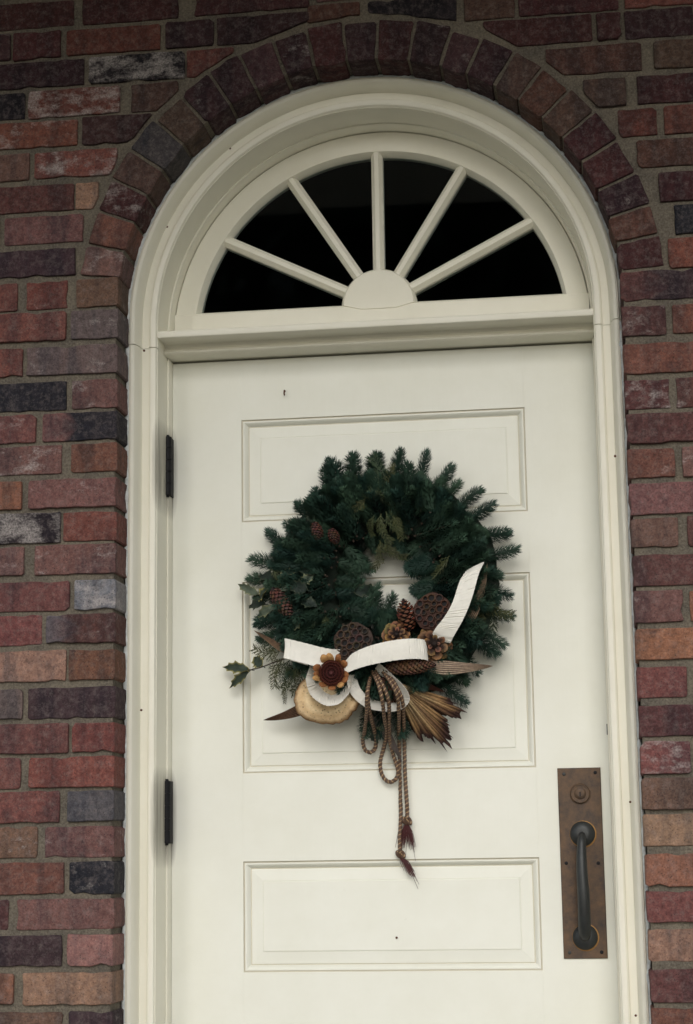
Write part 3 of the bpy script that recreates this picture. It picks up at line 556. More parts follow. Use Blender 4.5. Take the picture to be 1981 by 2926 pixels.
b = MB(); lathe_y(b, (0.4701, 0.8982)[0], (0.4701, 0.8982)[1], [(.0024,.0048),(.0024,.0034),(.0012,.0028)], 8); b.build('nail_head', M['rust'], door)

# ------------------------------------------------------------------ wreath
WC = Vector((0.4598,-0.06,1.6125))
wreath = empty('wreath', (WC.x, -.005, WC.z), 'round fir wreath with cones, cream ribbon and hanging brown cord on the door', 'wreath')
def place(o, origin, d, up=(0,-1,0), s=1.0):
    """local +X along d, local +Z towards up"""
    x = Vector(d).normalized(); z = Vector(up)-x*Vector(up).dot(x); z.normalize(); y = z.cross(x)
    m = Matrix((x, y, z)).transposed().to_4x4(); m = m @ Matrix.Diagonal((s if not isinstance(s, tuple) else s[0], s if not isinstance(s, tuple) else s[1], s if not isinstance(s, tuple) else s[2], 1))
    m.translation = Vector(origin)-parent_loc(wreath)
    o.parent = wreath; o.matrix_local = m
def inst(name, me, origin, d, up=(0,-1,0), s=1.0):
    o = bpy.data.objects.new(name, me); COL.objects.link(o); place(o, origin, d, up, s); return o
def mesh_of(mb, name, mats, smooth=None):
    o = mb.build(name, mats, None, smooth); me = o.data; bpy.data.objects.remove(o); return me
# --- backing ring of moss
b = MB(); n, m = 60, 14; rs = []
for i in range(n):
    a = 2*math.pi*i/n; row = []
    for j in range(m):
        t = 2*math.pi*j/m; k = 1+.18*math.sin(5*a+j*1.7)+random.uniform(-.1, .1)
        r = .166+.066*k*math.cos(t); row.append((WC.x+.006+r*math.cos(a), -.038+.030*k*math.sin(t), WC.z+.004+r*math.sin(a)))
    rs.append(row)
rs.append(rs[0]); b.rings(rs, True, False); b.build('moss_ring', M['moss'], wreath, 60)

# --- fir sprigs
def fir_mesh(seed, L=.105):
    q = random.Random(seed); b = MB(); bend = q.uniform(-.10, .10); lift = q.uniform(-.05, .12)
    P = lambda t: Vector((L*t, bend*L*t*t, lift*L*t*t))
    b.tube([P(i/5) for i in range(6)], lambda t: .0016*(1-.6*t), 5, 1)
    N = 560
    for i in range(N):
        t = .04+.97*(i+q.random())/N; p = P(min(t, 1)); ph = q.gauss(0, 1.25)+math.pi/2       # mostly to the upper side
        if q.random() < .35: ph = q.choice((.0, math.pi))+q.gauss(0, .45)
        ln = .0205*q.uniform(.80, 1.12)*(1-.30*max(0, t-.80)/.20)*(.7+.3*min(1, t/.25)); fw = q.uniform(.40, .80)+1.5*(max(0, t-.82)/.18)**1.5*q.random()
        rad = Vector((0, math.cos(ph), math.sin(ph))); d = (rad+Vector((fw, 0, 0))).normalized()
        sd = d.cross(Vector((1, 0, 0)));
        if sd.length < .05: sd = Vector((0,1,0))
        sd = sd.normalized()*.00080; up = d.cross(sd).normalized()*.0011
        e = p+d*ln+Vector((.0015, 0, 0)); mdl = p+d*ln*.6+up*2
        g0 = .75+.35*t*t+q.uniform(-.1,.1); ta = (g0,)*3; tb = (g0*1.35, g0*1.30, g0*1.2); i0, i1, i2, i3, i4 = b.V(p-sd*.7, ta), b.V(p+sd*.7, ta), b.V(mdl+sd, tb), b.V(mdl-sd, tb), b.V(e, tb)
        b.F((i0, i1, i2, i3)); b.F((i3, i2, i4))
    return mesh_of(b, 'fir_sprig', [M['fir'], M['twig']])
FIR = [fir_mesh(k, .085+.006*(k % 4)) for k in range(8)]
def dome(rho): return -.030-.062*math.sqrt(max(0, 1-((rho-.165)/.125)**2))
def fir(tip, base, fat=1.0):
    tip, base = Vector(tip), Vector(base); d = tip-base; me = random.choice(FIR); L = .108
    inst('fir_sprig', me, base, d, (random.uniform(-.3,.3), -1, random.uniform(-.1,.4)), (d.length/L, fat*random.uniform(.95, 1.12), fat*random.uniform(.8, 1.0)))
RIM = [((0.3590,-0.035,1.8949), (0.3810,-0.06,1.7996)), ((0.3943,-0.03,1.9011), (0.4080,-0.05,1.8145)), ((0.4475,-0.04,1.8976), (0.4467,-0.06,1.8204)), ((0.4982,-0.03,1.9080), (0.4875,-0.05,1.8207)), ((0.5568,-0.045,1.9021), (0.5374,-0.07,1.7913)),
       ((0.6285,-0.03,1.8774), (0.5642,-0.06,1.7968)), ((0.6228,-0.055,1.8310), (0.5657,-0.085,1.7594)), ((0.6817,-0.03,1.8184), (0.5956,-0.06,1.7581)), ((0.7066,-0.035,1.7769), (0.6142,-0.07,1.7323)), ((0.7288,-0.03,1.7273), (0.6448,-0.06,1.7050)),
       ((0.7494,-0.035,1.6764), (0.6581,-0.07,1.6659)), ((0.7214,-0.03,1.6346), (0.6483,-0.07,1.6386)), ((0.7288,-0.04,1.5914), (0.6467,-0.06,1.6079)), ((0.7302,-0.03,1.5339), (0.6502,-0.06,1.5665)), ((0.7194,-0.035,1.4696), (0.6536,-0.06,1.5253)),
       ((0.6934,-0.03,1.4609), (0.6307,-0.06,1.5169)), ((0.6355,-0.03,1.4051), (0.5665,-0.07,1.4541)), ((0.6314,-0.035,1.3722), (0.5558,-0.06,1.4237)), ((0.3109,-0.03,1.8243), (0.3540,-0.06,1.7441)), ((0.2841,-0.03,1.8063), (0.3352,-0.06,1.7355)),
       ((0.2542,-0.035,1.7685), (0.3208,-0.06,1.7078)), ((0.2114,-0.03,1.7444), (0.2877,-0.06,1.6716)), ((0.1787,-0.04,1.6928), (0.2763,-0.06,1.6580)), ((0.1709,-0.03,1.6493), (0.2622,-0.05,1.6300)), ((0.1859,-0.03,1.6092), (0.2666,-0.05,1.6019)),
       ((0.1761,-0.03,1.5514), (0.2662,-0.05,1.5591)), ((0.1947,-0.03,1.5079), (0.2753,-0.05,1.5337)), ((0.4102,-0.03,1.3055), (0.4324,-0.05,1.3779)), ((0.4558,-0.03,1.2881), (0.4560,-0.05,1.3682)), ((0.5044,-0.03,1.2960), (0.4900,-0.05,1.3764)), ((0.5738,-0.03,1.3396), (0.5224,-0.05,1.4028)),
       ((0.2985,-0.03,1.3830), (0.3441,-0.05,1.4488)), ((0.2524,-0.03,1.4395), (0.3167,-0.05,1.4817)), ((0.6671,-0.03,1.4279), (0.6063,-0.05,1.4823)), ((0.5277,-0.05,1.8710), (0.5198,-0.08,1.7855)), ((0.6600,-0.06,1.7602), (0.5880,-0.09,1.7114)),
       ((0.3386,-0.04,1.8765), (0.3640,-0.06,1.7861)), ((0.6947,-0.07,1.6738), (0.6141,-0.09,1.6643)), ((0.6822,-0.07,1.7111), (0.6012,-0.09,1.6924)), ((0.5883,-0.06,1.8381), (0.5474,-0.085,1.7601)),
       ((0.4943,-0.05,1.5942), (0.4522,-0.07,1.5304)), ((0.4621,-0.05,1.6018), (0.4338,-0.07,1.5310)), ((0.5219,-0.05,1.5951), (0.5755,-0.08,1.6076)), ((0.5183,-0.05,1.6416), (0.5721,-0.08,1.6582)), ((0.4166,-0.05,1.6545), (0.3699,-0.08,1.6655)), ((0.4177,-0.05,1.6033), (0.3643,-0.08,1.5963)), ((0.4315,-0.04,1.6228), (0.3633,-0.07,1.6302)), ((0.4294,-0.05,1.5871), (0.3729,-0.08,1.5501)), ((0.4476,-0.05,1.5699), (0.4001,-0.08,1.5217)), ((0.4346,-0.045,1.6546), (0.3842,-0.08,1.6975)), ((0.4439,-0.06,1.5503), (0.3929,-0.09,1.5665)), ((0.4752,-0.05,1.5644), (0.4684,-0.08,1.5014))]
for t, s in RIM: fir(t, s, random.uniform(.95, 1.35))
HC = Vector(((0.4765,-0.06,1.6212)[0], 0, (0.4765,-0.06,1.6212)[2]))
q = random.Random(21)
for ring, cnt, r0 in ((0, 30, .185), (1, 40, .150), (2, 40, .115), (3, 34, .170), (4, 30, .130)):
    for k in range(cnt):
        a = 2*math.pi*(k+q.uniform(-.4, .4))/cnt; rho = r0+q.gauss(0, .008)
        sw = q.gauss(.12, .38); d = Vector((math.cos(a+sw), 0, math.sin(a+sw)))
        p = Vector((WC.x+.006+rho*math.cos(a), 0, WC.z+rho*math.sin(a))); p.y = dome(rho)+q.uniform(-.006, .012)+(-.012 if ring > 2 else 0)
        L = q.uniform(.072, .098); e = p+d*L; r2 = (e-Vector((WC.x, e.y, WC.z))).length
        if r2 > .240: L *= max(.5, 1-(r2-.240)/L); e = p+d*L
        e.y = max(dome(min(r2, .285)), p.y-.01)-q.uniform(.0, .03)
        fir(e, p, 1.15)
for k in range(30):                       # short tips curling into the hole
    a = 2*math.pi*k/26+q.uniform(-.1, .1); p = HC+Vector((math.cos(a)*.118, -.062+q.uniform(-.02, .012), math.sin(a)*.118)); rin = .060+q.uniform(-.004, .010)
    fir(HC+Vector((math.cos(a+q.gauss(0, .3))*rin, -.035-q.uniform(0, .025), math.sin(a+q.gauss(0, .3))*rin)), p)

# --- cedar sprays: flat fans of scale leaves
def cedar_mesh(seed, L=.11):
    q = random.Random(seed); b = MB()
    def leafy(p0, d, ln, lev):
        n = max(4, int(ln/.0042)); p = Vector(p0); dd = Vector(d).normalized(); bend = q.uniform(-.05, .05)
        for i in range(n):
            sd = Vector((-dd.y, dd.x, 0)); w = .0016*(1 if lev else 1.2)*(1-.45*i/n); nx = p+dd*(ln/n)
            a, c2, e, f = b.V(p+Vector((0,0,.0006))), b.V(p+dd*(ln/n)*.5+sd*w), b.V(nx+dd*.002), b.V(p+dd*(ln/n)*.5-sd*w)
            b.F((a, c2, e)); b.F((a, e, f))
            if lev < 2 and i > (1 if lev == 0 else 0) and i < n-1 and (i % 2 == 0 if lev else i % 3 != 0):
                for sg in ((1, -1) if lev == 0 else (q.choice((1, -1)),)):
                    a2 = sg*q.uniform(.5, .8); d2 = Vector((dd.x*math.cos(a2)-dd.y*math.sin(a2), dd.x*math.sin(a2)+dd.y*math.cos(a2), q.uniform(-.15, .25)))
                    leafy(p, d2, ln*(.30 if lev == 0 else .34)*(1-.55*i/n)*q.uniform(.8, 1.2), lev+1)
            p = nx; dd = (dd+Vector((-dd.y, dd.x, 0))*bend+Vector((0, 0, -.015))).normalized()
    leafy((0,0,0), (1,0,0), L, 0)
    return mesh_of(b, 'cedar_spray', [M['cedar']])
CED = [cedar_mesh(k) for k in range(5)]
def cedar(base, tip, s=1.):
    base, tip = Vector(base), Vector(tip); L = (tip-base).length; inst('cedar_spray', random.choice(CED), base, tip-base, (random.uniform(-.4,.4), -1, random.uniform(-.3,.3)), (L/.11*s, L/.11*s*.95, s))
for bb, tt in [((0.4610,-0.105,1.7878), (0.5039,-0.085,1.8883)), ((0.4496,-0.11,1.7827), (0.3983,-0.1,1.8381)), ((0.4541,-0.11,1.7825), (0.4431,-0.1,1.8596)), ((0.4815,-0.11,1.7721), (0.5270,-0.115,1.7325)), ((0.4768,-0.11,1.7631), (0.5029,-0.11,1.6928)), ((0.4675,-0.11,1.7588), (0.4525,-0.11,1.6901)),
        ((0.4402,-0.11,1.7738), (0.3902,-0.115,1.7749)), ((0.4614,-0.09,1.7069), (0.4743,-0.07,1.6383)), ((0.4706,-0.09,1.7066), (0.4928,-0.07,1.6432)), ((0.4365,-0.115,1.7916), (0.4082,-0.115,1.7464)), ((0.4543,-0.115,1.7538), (0.4254,-0.11,1.7142)), ((0.4909,-0.115,1.7523), (0.5213,-0.11,1.7013)), ((0.4546,-0.11,1.8104), (0.4825,-0.12,1.7610)), ((0.4222,-0.11,1.7978), (0.3794,-0.1,1.8108)), ((0.2504,-0.07,1.4861), (0.1737,-0.035,1.4597)), ((0.2595,-0.07,1.4721), (0.1858,-0.035,1.4316)), ((0.2687,-0.07,1.4672), (0.2166,-0.04,1.4165)),
        ((0.2872,-0.07,1.4621), (0.2528,-0.035,1.3838)), ((0.2948,-0.06,1.4538), (0.2798,-0.03,1.3743)), ((0.2458,-0.07,1.4954), (0.1786,-0.035,1.4920)), ((0.2541,-0.09,1.5159), (0.3290,-0.1,1.4760)), ((0.3314,-0.11,1.5476), (0.3026,-0.105,1.5036)), ((0.3497,-0.11,1.5516), (0.3491,-0.11,1.5016)),
        ((0.6618,-0.085,1.5948), (0.6983,-0.06,1.5057)), ((0.6702,-0.08,1.5860), (0.6767,-0.075,1.5046)), ((0.6571,-0.09,1.5760), (0.6456,-0.085,1.4954)), ((0.6743,-0.07,1.5919), (0.7249,-0.045,1.5158)), ((0.4903,-0.1,1.8109), (0.4719,-0.09,1.8793)), ((0.6068,-0.11,1.6660), (0.5734,-0.105,1.6132)),
        ((0.2273,-0.09,1.6552), (0.3037,-0.105,1.6133)), ((0.4822,-0.115,1.7758), (0.5364,-0.11,1.7699)), ((0.2445,-0.04,1.4111), (0.2612,-0.03,1.3794))]: cedar(bb, tt)

# --- holly: spiny leaves with a pale margin
def holly_mesh(L=.052, W=.026, seed=0):
    q = random.Random(seed); b = MB(); n = 12; top = []; bot = []; mid = []
    g, y = lin(52,62,52), lin(156,148,92)
    if seed % 3 == 1: g, y = lin(84,94,80), lin(124,126,92)
    if seed % 3 == 2: g, y = lin(34,44,38), lin(60,68,52)
    for i in range(n+1):
        t = i/n; w = W/2*math.sin(math.pi*t**.85)**.8*(1.15 if i % 3 == 0 else .80) if 0 < i < n else 0
        zc = .004*math.sin(math.pi*t)-.010*t*t; wv = .003*math.sin(t*9)
        mid.append(b.V((L*t, 0, zc), g)); top.append((b.V((L*t, w*.62, zc+.003), g), b.V((L*t+.003*(i % 3 == 0), w, zc+.005+wv), y))); bot.append((b.V((L*t, -w*.62, zc+.003), g), b.V((L*t+.003*(i % 3 == 0), -w, zc+.005-wv), y)))
    for i in range(n):
        b.F((mid[i], mid[i+1], top[i+1][0], top[i][0])); b.F((top[i][0], top[i+1][0], top[i+1][1], top[i][1]))
        b.F((mid[i+1], mid[i], bot[i][0], bot[i+1][0])); b.F((bot[i+1][0], bot[i][0], bot[i][1], bot[i+1][1]))
    b.tube([(-.008,0,-.001),(0,0,0),(L*.5,0,.0035)], .0008, 5, 0, True, g)
    return mesh_of(b, 'holly_leaf', [M['holly']], 60)
HOL = [holly_mesh(seed=k) for k in range(3)]
b = MB(); b.tube(spline([(0.2991,-0.085,1.4785), (0.2391,-0.06,1.4645), (0.1981,-0.04,1.4539), (0.1707,-0.034,1.4497)], 12), lambda t: .0018*(1-.4*t), 6); b.build('twig', M['twig'], wreath, 60)
for k, bb, tt in [(0, (0.1765,-0.035,1.4503), (0.1162,-0.03,1.4599)), (0, (0.1761,-0.033,1.4487), (0.1298,-0.028,1.4152)), (1, (0.2009,-0.05,1.6059), (0.1509,-0.035,1.6332)), (1, (0.2437,-0.07,1.5758), (0.1884,-0.045,1.5622)), (2, (0.2167,-0.06,1.5836), (0.1716,-0.035,1.5883)), (1, (0.2568,-0.1,1.6295), (0.2846,-0.11,1.6483)),
        (2, (0.2646,-0.09,1.6631), (0.3232,-0.11,1.6395)), (1, (0.3012,-0.1,1.6234), (0.3213,-0.11,1.6341)), (2, (0.3259,-0.09,1.7447), (0.3095,-0.07,1.8072)), (1, (0.3354,-0.09,1.7583), (0.3529,-0.08,1.7876)), (2, (0.2939,-0.1,1.6421), (0.2561,-0.095,1.6534)), (2, (0.4012,-0.08,1.5997), (0.4484,-0.05,1.6115)), (2, (0.2745,-0.1,1.5415), (0.3040,-0.11,1.5622)),
        (0, (0.2252,-0.08,1.6103), (0.1980,-0.06,1.5935)), (1, (0.4663,-0.05,1.3318), (0.4542,-0.045,1.3035)), (2, (0.4433,-0.05,1.3233), (0.4357,-0.03,1.2886)),
        (2, (0.3144,-0.115,1.6024), (0.2731,-0.115,1.6176)), (2, (0.3323,-0.115,1.5652), (0.2958,-0.115,1.5829)), (1, (0.3038,-0.11,1.5485), (0.2743,-0.1,1.5232)), (2, (0.2936,-0.095,1.6892), (0.2736,-0.085,1.7148)), (0, (0.2065,-0.045,1.4559), (0.1832,-0.035,1.4779)), (2, (0.2355,-0.085,1.6278), (0.2030,-0.06,1.6512)), (1, (0.2713,-0.105,1.6007), (0.2363,-0.09,1.6178))]:
    d = Vector(tt)-Vector(bb); inst('holly_leaf', HOL[k], bb, d, (random.uniform(-.8,.8), -1, random.uniform(-.5,.8)), (d.length/.052, random.uniform(.8,1.25), 1.0))

# --- cones
def cone_mesh(L, Rm, rows, per, c0, c1, flare, seed=0):
    q = random.Random(seed); b = MB(); b.tube([(L*i/8,0,0) for i in range(9)], lambda t: Rm*.55*math.sin(math.pi*min(.97, .12+t*.85))**.7, 8, 0, True, tuple(v*.35 for v in c0))
    k = 0; N = rows*per
    for k in range(N):
        t = (k+.5)/N; a = k*2.39996; x = L*(.02+.93*t); r = Rm*math.sin(math.pi*min(.96, .16+t*.80))**.75
        u = Vector((0, math.cos(a), math.sin(a))); w = Vector((0, -math.sin(a), math.cos(a))); X = Vector((1, 0, 0))
        d = (u*flare+X*(1-flare*.6)).normalized(); s = (2*math.pi*r/per)*.72; base = X*x+u*r*.45; tip = X*x+u*r*.45+d*(r*.62+L/rows*.35)
        nn = d.cross(w).normalized()*(-s*.30)
        tt = tuple(v*q.uniform(.8, 1.25) for v in c1)
        p = [b.V(base-w*s*.4, c0), b.V(base+w*s*.4, c0), b.V(base+(tip-base)*.65+w*s*.62+nn*.6, tt), b.V(tip+w*s*.22+nn*.3, tt), b.V(tip-w*s*.22+nn*.3, tt), b.V(base+(tip-base)*.65-w*s*.62+nn*.6, tt), b.V(base+(tip-base)*.72+nn*1.5, tt),
             b.V(base+(tip-base)*.6-nn*.2, c0)]
        for f in ((0,1,6),(1,2,6),(2,3,6),(3,4,6),(4,5,6),(5,0,6),(1,0,7),(2,1,7),(3,2,7),(4,3,7),(5,4,7),(0,5,7)): b.F([p[i] for i in f])
    return mesh_of(b, 'pine_cone', [M['dry']])
BR0 = lin(50,33,26)
RD0, RD1 = lin(42,28,26), lin(82,54,46)
def cone(base, tip, Rm, rows, per, c0, c1, flare, up=(0,-1,0)):
    base, tip = Vector(base), Vector(tip); L = (tip-base).length
    o = inst('pine_cone', cone_mesh(L, Rm, rows, per, c0, c1, flare, random.randint(0, 99)), base, tip-base, up if abs((tip-base).normalized().dot(Vector(up))) < .95 else (0,0,1)); return o
cone((0.2371,-0.105,1.6110), (0.2772,-0.105,1.5482), .019, 11, 9, RD0, RD1, .55)
cone((0.3247,-0.1,1.7476), (0.3386,-0.115,1.7074), .014, 9, 8, RD0, RD1, .55); cone((0.3598,-0.1,1.7323), (0.3754,-0.115,1.6995), .012, 8, 8, RD0, RD1, .55)
cone((0.5209,-0.1,1.5138), (0.5102,-0.115,1.5794), .018, 9, 8, RD0, lin(118,72,54), .75)
cone((0.4672,-0.118,1.4359), (0.5762,-0.13,1.4406), .019, 15, 11, lin(44,30,26), lin(92,66,50), .40)
cone((0.4437,-0.09,1.4303), (0.4954,-0.1,1.3723), .026, 11, 10, RD0, lin(88,52,42), .5)
cone((0.5686,-0.085,1.4869), ((0.5736,-0.14,1.4833)[0], -.135, (0.5736,-0.14,1.4833)[2]), .034, 5, 7, BR0, lin(132,98,66), .92)
cone((0.4888,-0.075,1.5013), ((0.4957,-0.12,1.5014)[0], -.118, (0.4957,-0.12,1.5014)[2]+.006), .027, 5, 7, BR0, lin(142,108,72), .92)

# --- lotus pods
def lotus(center, Rr, nrm, c):
    q = random.Random(int(Rr*1e5)); b = MB(); n = 28
    dk = tuple(v*.45 for v in c); rs = []
    for r, z in ((.18,-1.3),(.32,-1.1),(.62,-.65),(.90,-.25),(1.0,-.05),(1.0,.05),(.95,.09)): rs.append([(r*Rr*(1+.04*math.sin(5*a)+.03*math.cos(9*a))*math.cos(a), r*Rr*(1+.04*math.sin(5*a))*math.sin(a), z*Rr) for a in (2*math.pi*k/n for k in range(n))])
    b.tint = c; ids = b.rings(rs, True, False); b.F(ids[-1])
    spots = [(0,0)]+[(.40,k*60+10) for k in range(6)]+[(.74,k*30) for k in range(12)]
    for rr_, ad in spots:
        x, y = rr_*Rr*math.cos(R(ad)), rr_*Rr*math.sin(R(ad)); h = Rr*(.165+q.uniform(-.035,.03)); x += q.gauss(0, Rr*.025); y += q.gauss(0, Rr*.025); lip = tuple(v*q.uniform(1.1, 1.7) for v in c)
        b.tint = lip; k = 10
        rings = []
        for r, z in ((h*1.30,.07),(h*1.15,.24),(h*.95,.24),(h*.8,.08)): rings.append([(x+r*math.cos(2*math.pi*i/k), y+r*math.sin(2*math.pi*i/k), z*Rr) for i in range(k)])
        b.rings(rings, True, False); b.tint = (.006,.005,.005)
        b.F([b.V((x+h*.86*math.cos(2*math.pi*i/k), y+h*.86*math.sin(2*math.pi*i/k), Rr*.098)) for i in range(k)])
    o = inst('lotus_pod', mesh_of(b, 'lotus_pod', [M['dry']], 40), center, Vector((1,0,0))-Vector(nrm)*Vector(nrm).x, nrm); return o
lotus((0.4075,-0.125,1.4927), .041, Vector((-.15,-.95,.25)), lin(60,47,40)); lotus((0.5704,-0.118,1.5498), .039, Vector((-.1,-.95,.10)), lin(66,43,35))

# --- bracket fungus
b = MB(); n = 64; q = random.Random(4); cf = Vector((0.3500,-0.095,1.3863))
prof = [(.03,-.011),(.30,-.012),(.45,-.009),(.60,-.011),(.74,-.007),(.86,-.008),(.95,-.002),(1.0,.005),(.95,.011),(.6,.013),(.03,.013)]
edge = [1+.03*math.sin(2*2*math.pi*k/n+.5)+.02*math.sin(5*2*math.pi*k/n+1)+(.035*abs(math.sin(9*2*math.pi*k/n))+q.uniform(-.035,.02) if k > n*.45 else q.uniform(-.012,.012)) for k in range(n)]
tn = [lin(226,206,170), lin(222,200,162), lin(212,186,146), lin(222,200,162), lin(204,176,136), lin(210,184,146), lin(168,136,100), lin(122,88,58), lin(150,114,78), lin(150,114,78), lin(150,114,78)]
b.rings([[(cf.x+.070*r*edge[k]*math.cos(2*math.pi*k/n), cf.y+y+.012*r*math.sin(3*2*math.pi*k/n), cf.z+.058*r*edge[k]*math.sin(2*math.pi*k/n)) for k in range(n)] for r, y in prof], True, True, 0, tn)
b.build('bracket_fungus', M['fungus'], wreath, 60)

# --- dried leaves: long pleated blades
def blade(base, tip, W, c0, c1, bow=.0, name='dried_leaf', ribs=7):
    base, tip = Vector(base), Vector(tip); ax = (tip-base); L = ax.length; ax.normalize(); up = Vector((0,-1,0)); up = (up-ax*up.dot(ax)).normalized(); sd = up.cross(ax)
    b = MB(); n = 14; rows = []
    for i in range(n+1):
        t = i/n; w = W/2*max(.02, 1.12*min(1, (t+.18)/.42)**.7*(1-t)**.72); c = base+ax*(L*t)+sd*(bow*L*math.sin(math.pi*t))
        row = []
        for j in range(ribs*2+1):
            u = j/(ribs*2)*2-1; row.append(b.V(c+sd*(w*u)+up*((.0022 if j % 2 else 0)*min(1, w/.004)-abs(u)**2*.4*w), tuple(v*1.25 for v in c0) if j % 2 else c1))
        rows.append(row)
    for i in range(n):
        for j in range(ribs*2): b.F((rows[i][j], rows[i][j+1], rows[i+1][j+1], rows[i+1][j]))
    return b.build(name, M['dry'], wreath)
GB, GD = lin(150,128,108), lin(84,66,58)
blade((0.5616,-0.118,1.4377), (0.6883,-0.105,1.4372), .034, lin(168,150,130), lin(92,76,68), -.02); blade((0.6277,-0.105,1.5099), (0.6835,-0.105,1.6476), .026, lin(168,146,122), GD, -.06); blade((0.3031,-0.06,1.3714), (0.2021,-0.025,1.3454), .026, lin(110,84,64), lin(64,46,40), .04)
blade((0.2630,-0.09,1.4809), (0.1873,-0.05,1.5318), .016, GB, lin(112,86,64)); blade((0.3766,-0.115,1.4568), (0.3106,-0.1,1.4748), .018, GB, lin(96,70,54)); blade((0.4306,-0.055,1.3459), (0.4917,-0.03,1.2530), .026, lin(120,110,104), lin(82,74,72), .05); blade((0.5233,-0.1,1.4118), (0.5884,-0.08,1.3894), .018, lin(104,66,52), lin(60,38,36))
blade((0.5834,-0.09,1.5194), (0.6395,-0.1,1.5662), .014, lin(150,112,78), lin(110,78,56))

# --- palm fan: pleated strips spread from one point, singed jagged tips
ap = Vector((0.4859,-0.105,1.4097)); tips = [(0.5237,-0.036,1.3133), (0.5373,-0.04,1.2947), (0.5490,-0.046,1.3049), (0.5612,-0.044,1.2903), (0.5745,-0.05,1.2950), (0.5884,-0.047,1.2806), (0.5947,-0.054,1.2925), (0.6002,-0.05,1.3088), (0.5798,-0.06,1.3284), (0.5887,-0.056,1.3356), (0.5944,-0.064,1.3223), (0.6097,-0.066,1.3487), (0.6169,-0.07,1.3357), (0.6295,-0.068,1.3436), (0.6057,-0.078,1.3658)]
q = random.Random(5); tips += [tuple(Vector(tips[i]).lerp(Vector(tips[i+1]), .5)+(ap-Vector(tips[i]))*q.uniform(.0,.22)+Vector((0,.006,0))) for i in range(len(tips)-1)]
for k, tp in enumerate(tips):
    tp = Vector(tp); ax = tp-ap; L = ax.length; ax.normalize(); up = Vector((0,-1,0)); up = (up-ax*up.dot(ax)).normalized(); sd = up.cross(ax); b = MB(); q = random.Random(k); rows = []
    c0 = lin(188,168,130) if k % 2 else lin(140,116,86); c1 = lin(160,126,86) if k % 3 else lin(114,84,58); c2 = lin(58,36,32)
    n = 12
    for i in range(n+1):
        t = i/n; w = .0022+.0056*t; row = []
        for j in range(5):
            u = j/2-1; ex = q.uniform(-.030, .012) if i == n else (q.uniform(-.006,.004) if i == n-1 else 0)
            cc = tuple(a+(bb-a)*min(1, t*1.3) for a, bb in zip(c0, c1)) if t < .72 else tuple(a+(bb-a)*min(1, (t-.72)/.2) for a, bb in zip(c1, c2))
            if j % 2 == 0: cc = tuple(v*.50 for v in cc)
            row.append(b.V(ap+ax*(L*t+ex)+sd*(w*u)+up*(.0035*(1 if j % 2 else -.2)*t+.002*k % .004), cc))
        rows.append(row)
    for i in range(n):
        for j in range(4): b.F((rows[i][j], rows[i][j+1], rows[i+1][j+1], rows[i+1][j]))
    b.build('palm_strip', M['dry'], wreath)

# --- dried flower
fc = Vector((0.3650,-0.15,1.4277)); b = MB(); n = 26; q = random.Random(8)
for k, (r, yo) in enumerate(((.033,.018),(.030,.006),(.024,-.003),(.018,-.004),(.012,.000),(.004,.004))): pass
b.rings([[(fc.x+r*math.cos(2*math.pi*i/n)*(1+.03*math.sin(i*2.3)), fc.y+yo, fc.z+r*math.sin(2*math.pi*i/n)*(1+.03*math.cos(i*1.7))) for i in range(n)] for r, yo in ((.012,.040),(.022,.020),(.0265,.006),(.0265,.000),(.0250,.003),(.0225,-.002),(.0195,.003),(.0165,-.003),(.0135,.002),(.0105,-.004),(.0070,.001),(.0030,-.005))], True, True, 0,
        [lin(90,58,36), lin(104,64,40), lin(118,72,46), lin(104,58,42), lin(70,32,28), lin(104,52,40), lin(60,28,28), lin(92,42,38), lin(52,24,26), lin(84,38,36), lin(52,24,26), lin(74,32,32)])
flower = b.build('dried_flower', M['dry'], wreath, 50)
m = MB()
for i in range(150):
    a = i*2.39996; r = .0245*math.sqrt((i+.5)/150); p = fc+Vector((r*math.cos(a), .004, r*math.sin(a))); l_ = .008+.004*math.sin(r/.0245*3.0)+q.uniform(-.0015,.0015)
    m.tube([p, p+Vector((math.cos(a)*r*.10, -l_*.6, math.sin(a)*r*.10)), p+Vector((math.cos(a)*r*.05, -l_, math.sin(a)*r*.05))], lambda t: .0011*(1-.6*t), 5)
m.build('flower_centre', M['bristle'], flower)
for i in range(12):
    a = 2*math.pi*i/12+q.uniform(-.16,.16); u = Vector((math.cos(a), 0, math.sin(a))); w = Vector((-math.sin(a), 0, math.cos(a))); p0 = fc+u*.022+Vector((0,.014,0)); m = MB(); ln = q.uniform(.010,.019); W = q.uniform(.0055,.0085)
    ct = lin(184,140,88) if q.random() < .45 else lin(140,90,52); rows = []; tw = q.uniform(-.004,.004); lf = q.uniform(.012,.024)
    for s in range(6):
        t = s/5; c = p0+u*ln*t+w*(tw*t)+Vector((0,-lf*math.sin(t*1.9),0)); ww = W*(.55+.45*math.sin(math.pi*min(1, .15+.8*t)))*(1 if s < 5 else .55)
        rows.append([m.V(c+w*ww*v+Vector((0,-.004*(1-v*v),0)), tuple(x*(1-.25*(1-t)) for x in ct)) for v in (-1,-.5,0,.5,1)])
    for s in range(5):
        for v in range(4): m.F((rows[s][v], rows[s][v+1], rows[s+1][v+1], rows[s+1][v]))
    m.build('petal', M['dry'], flower, 70)

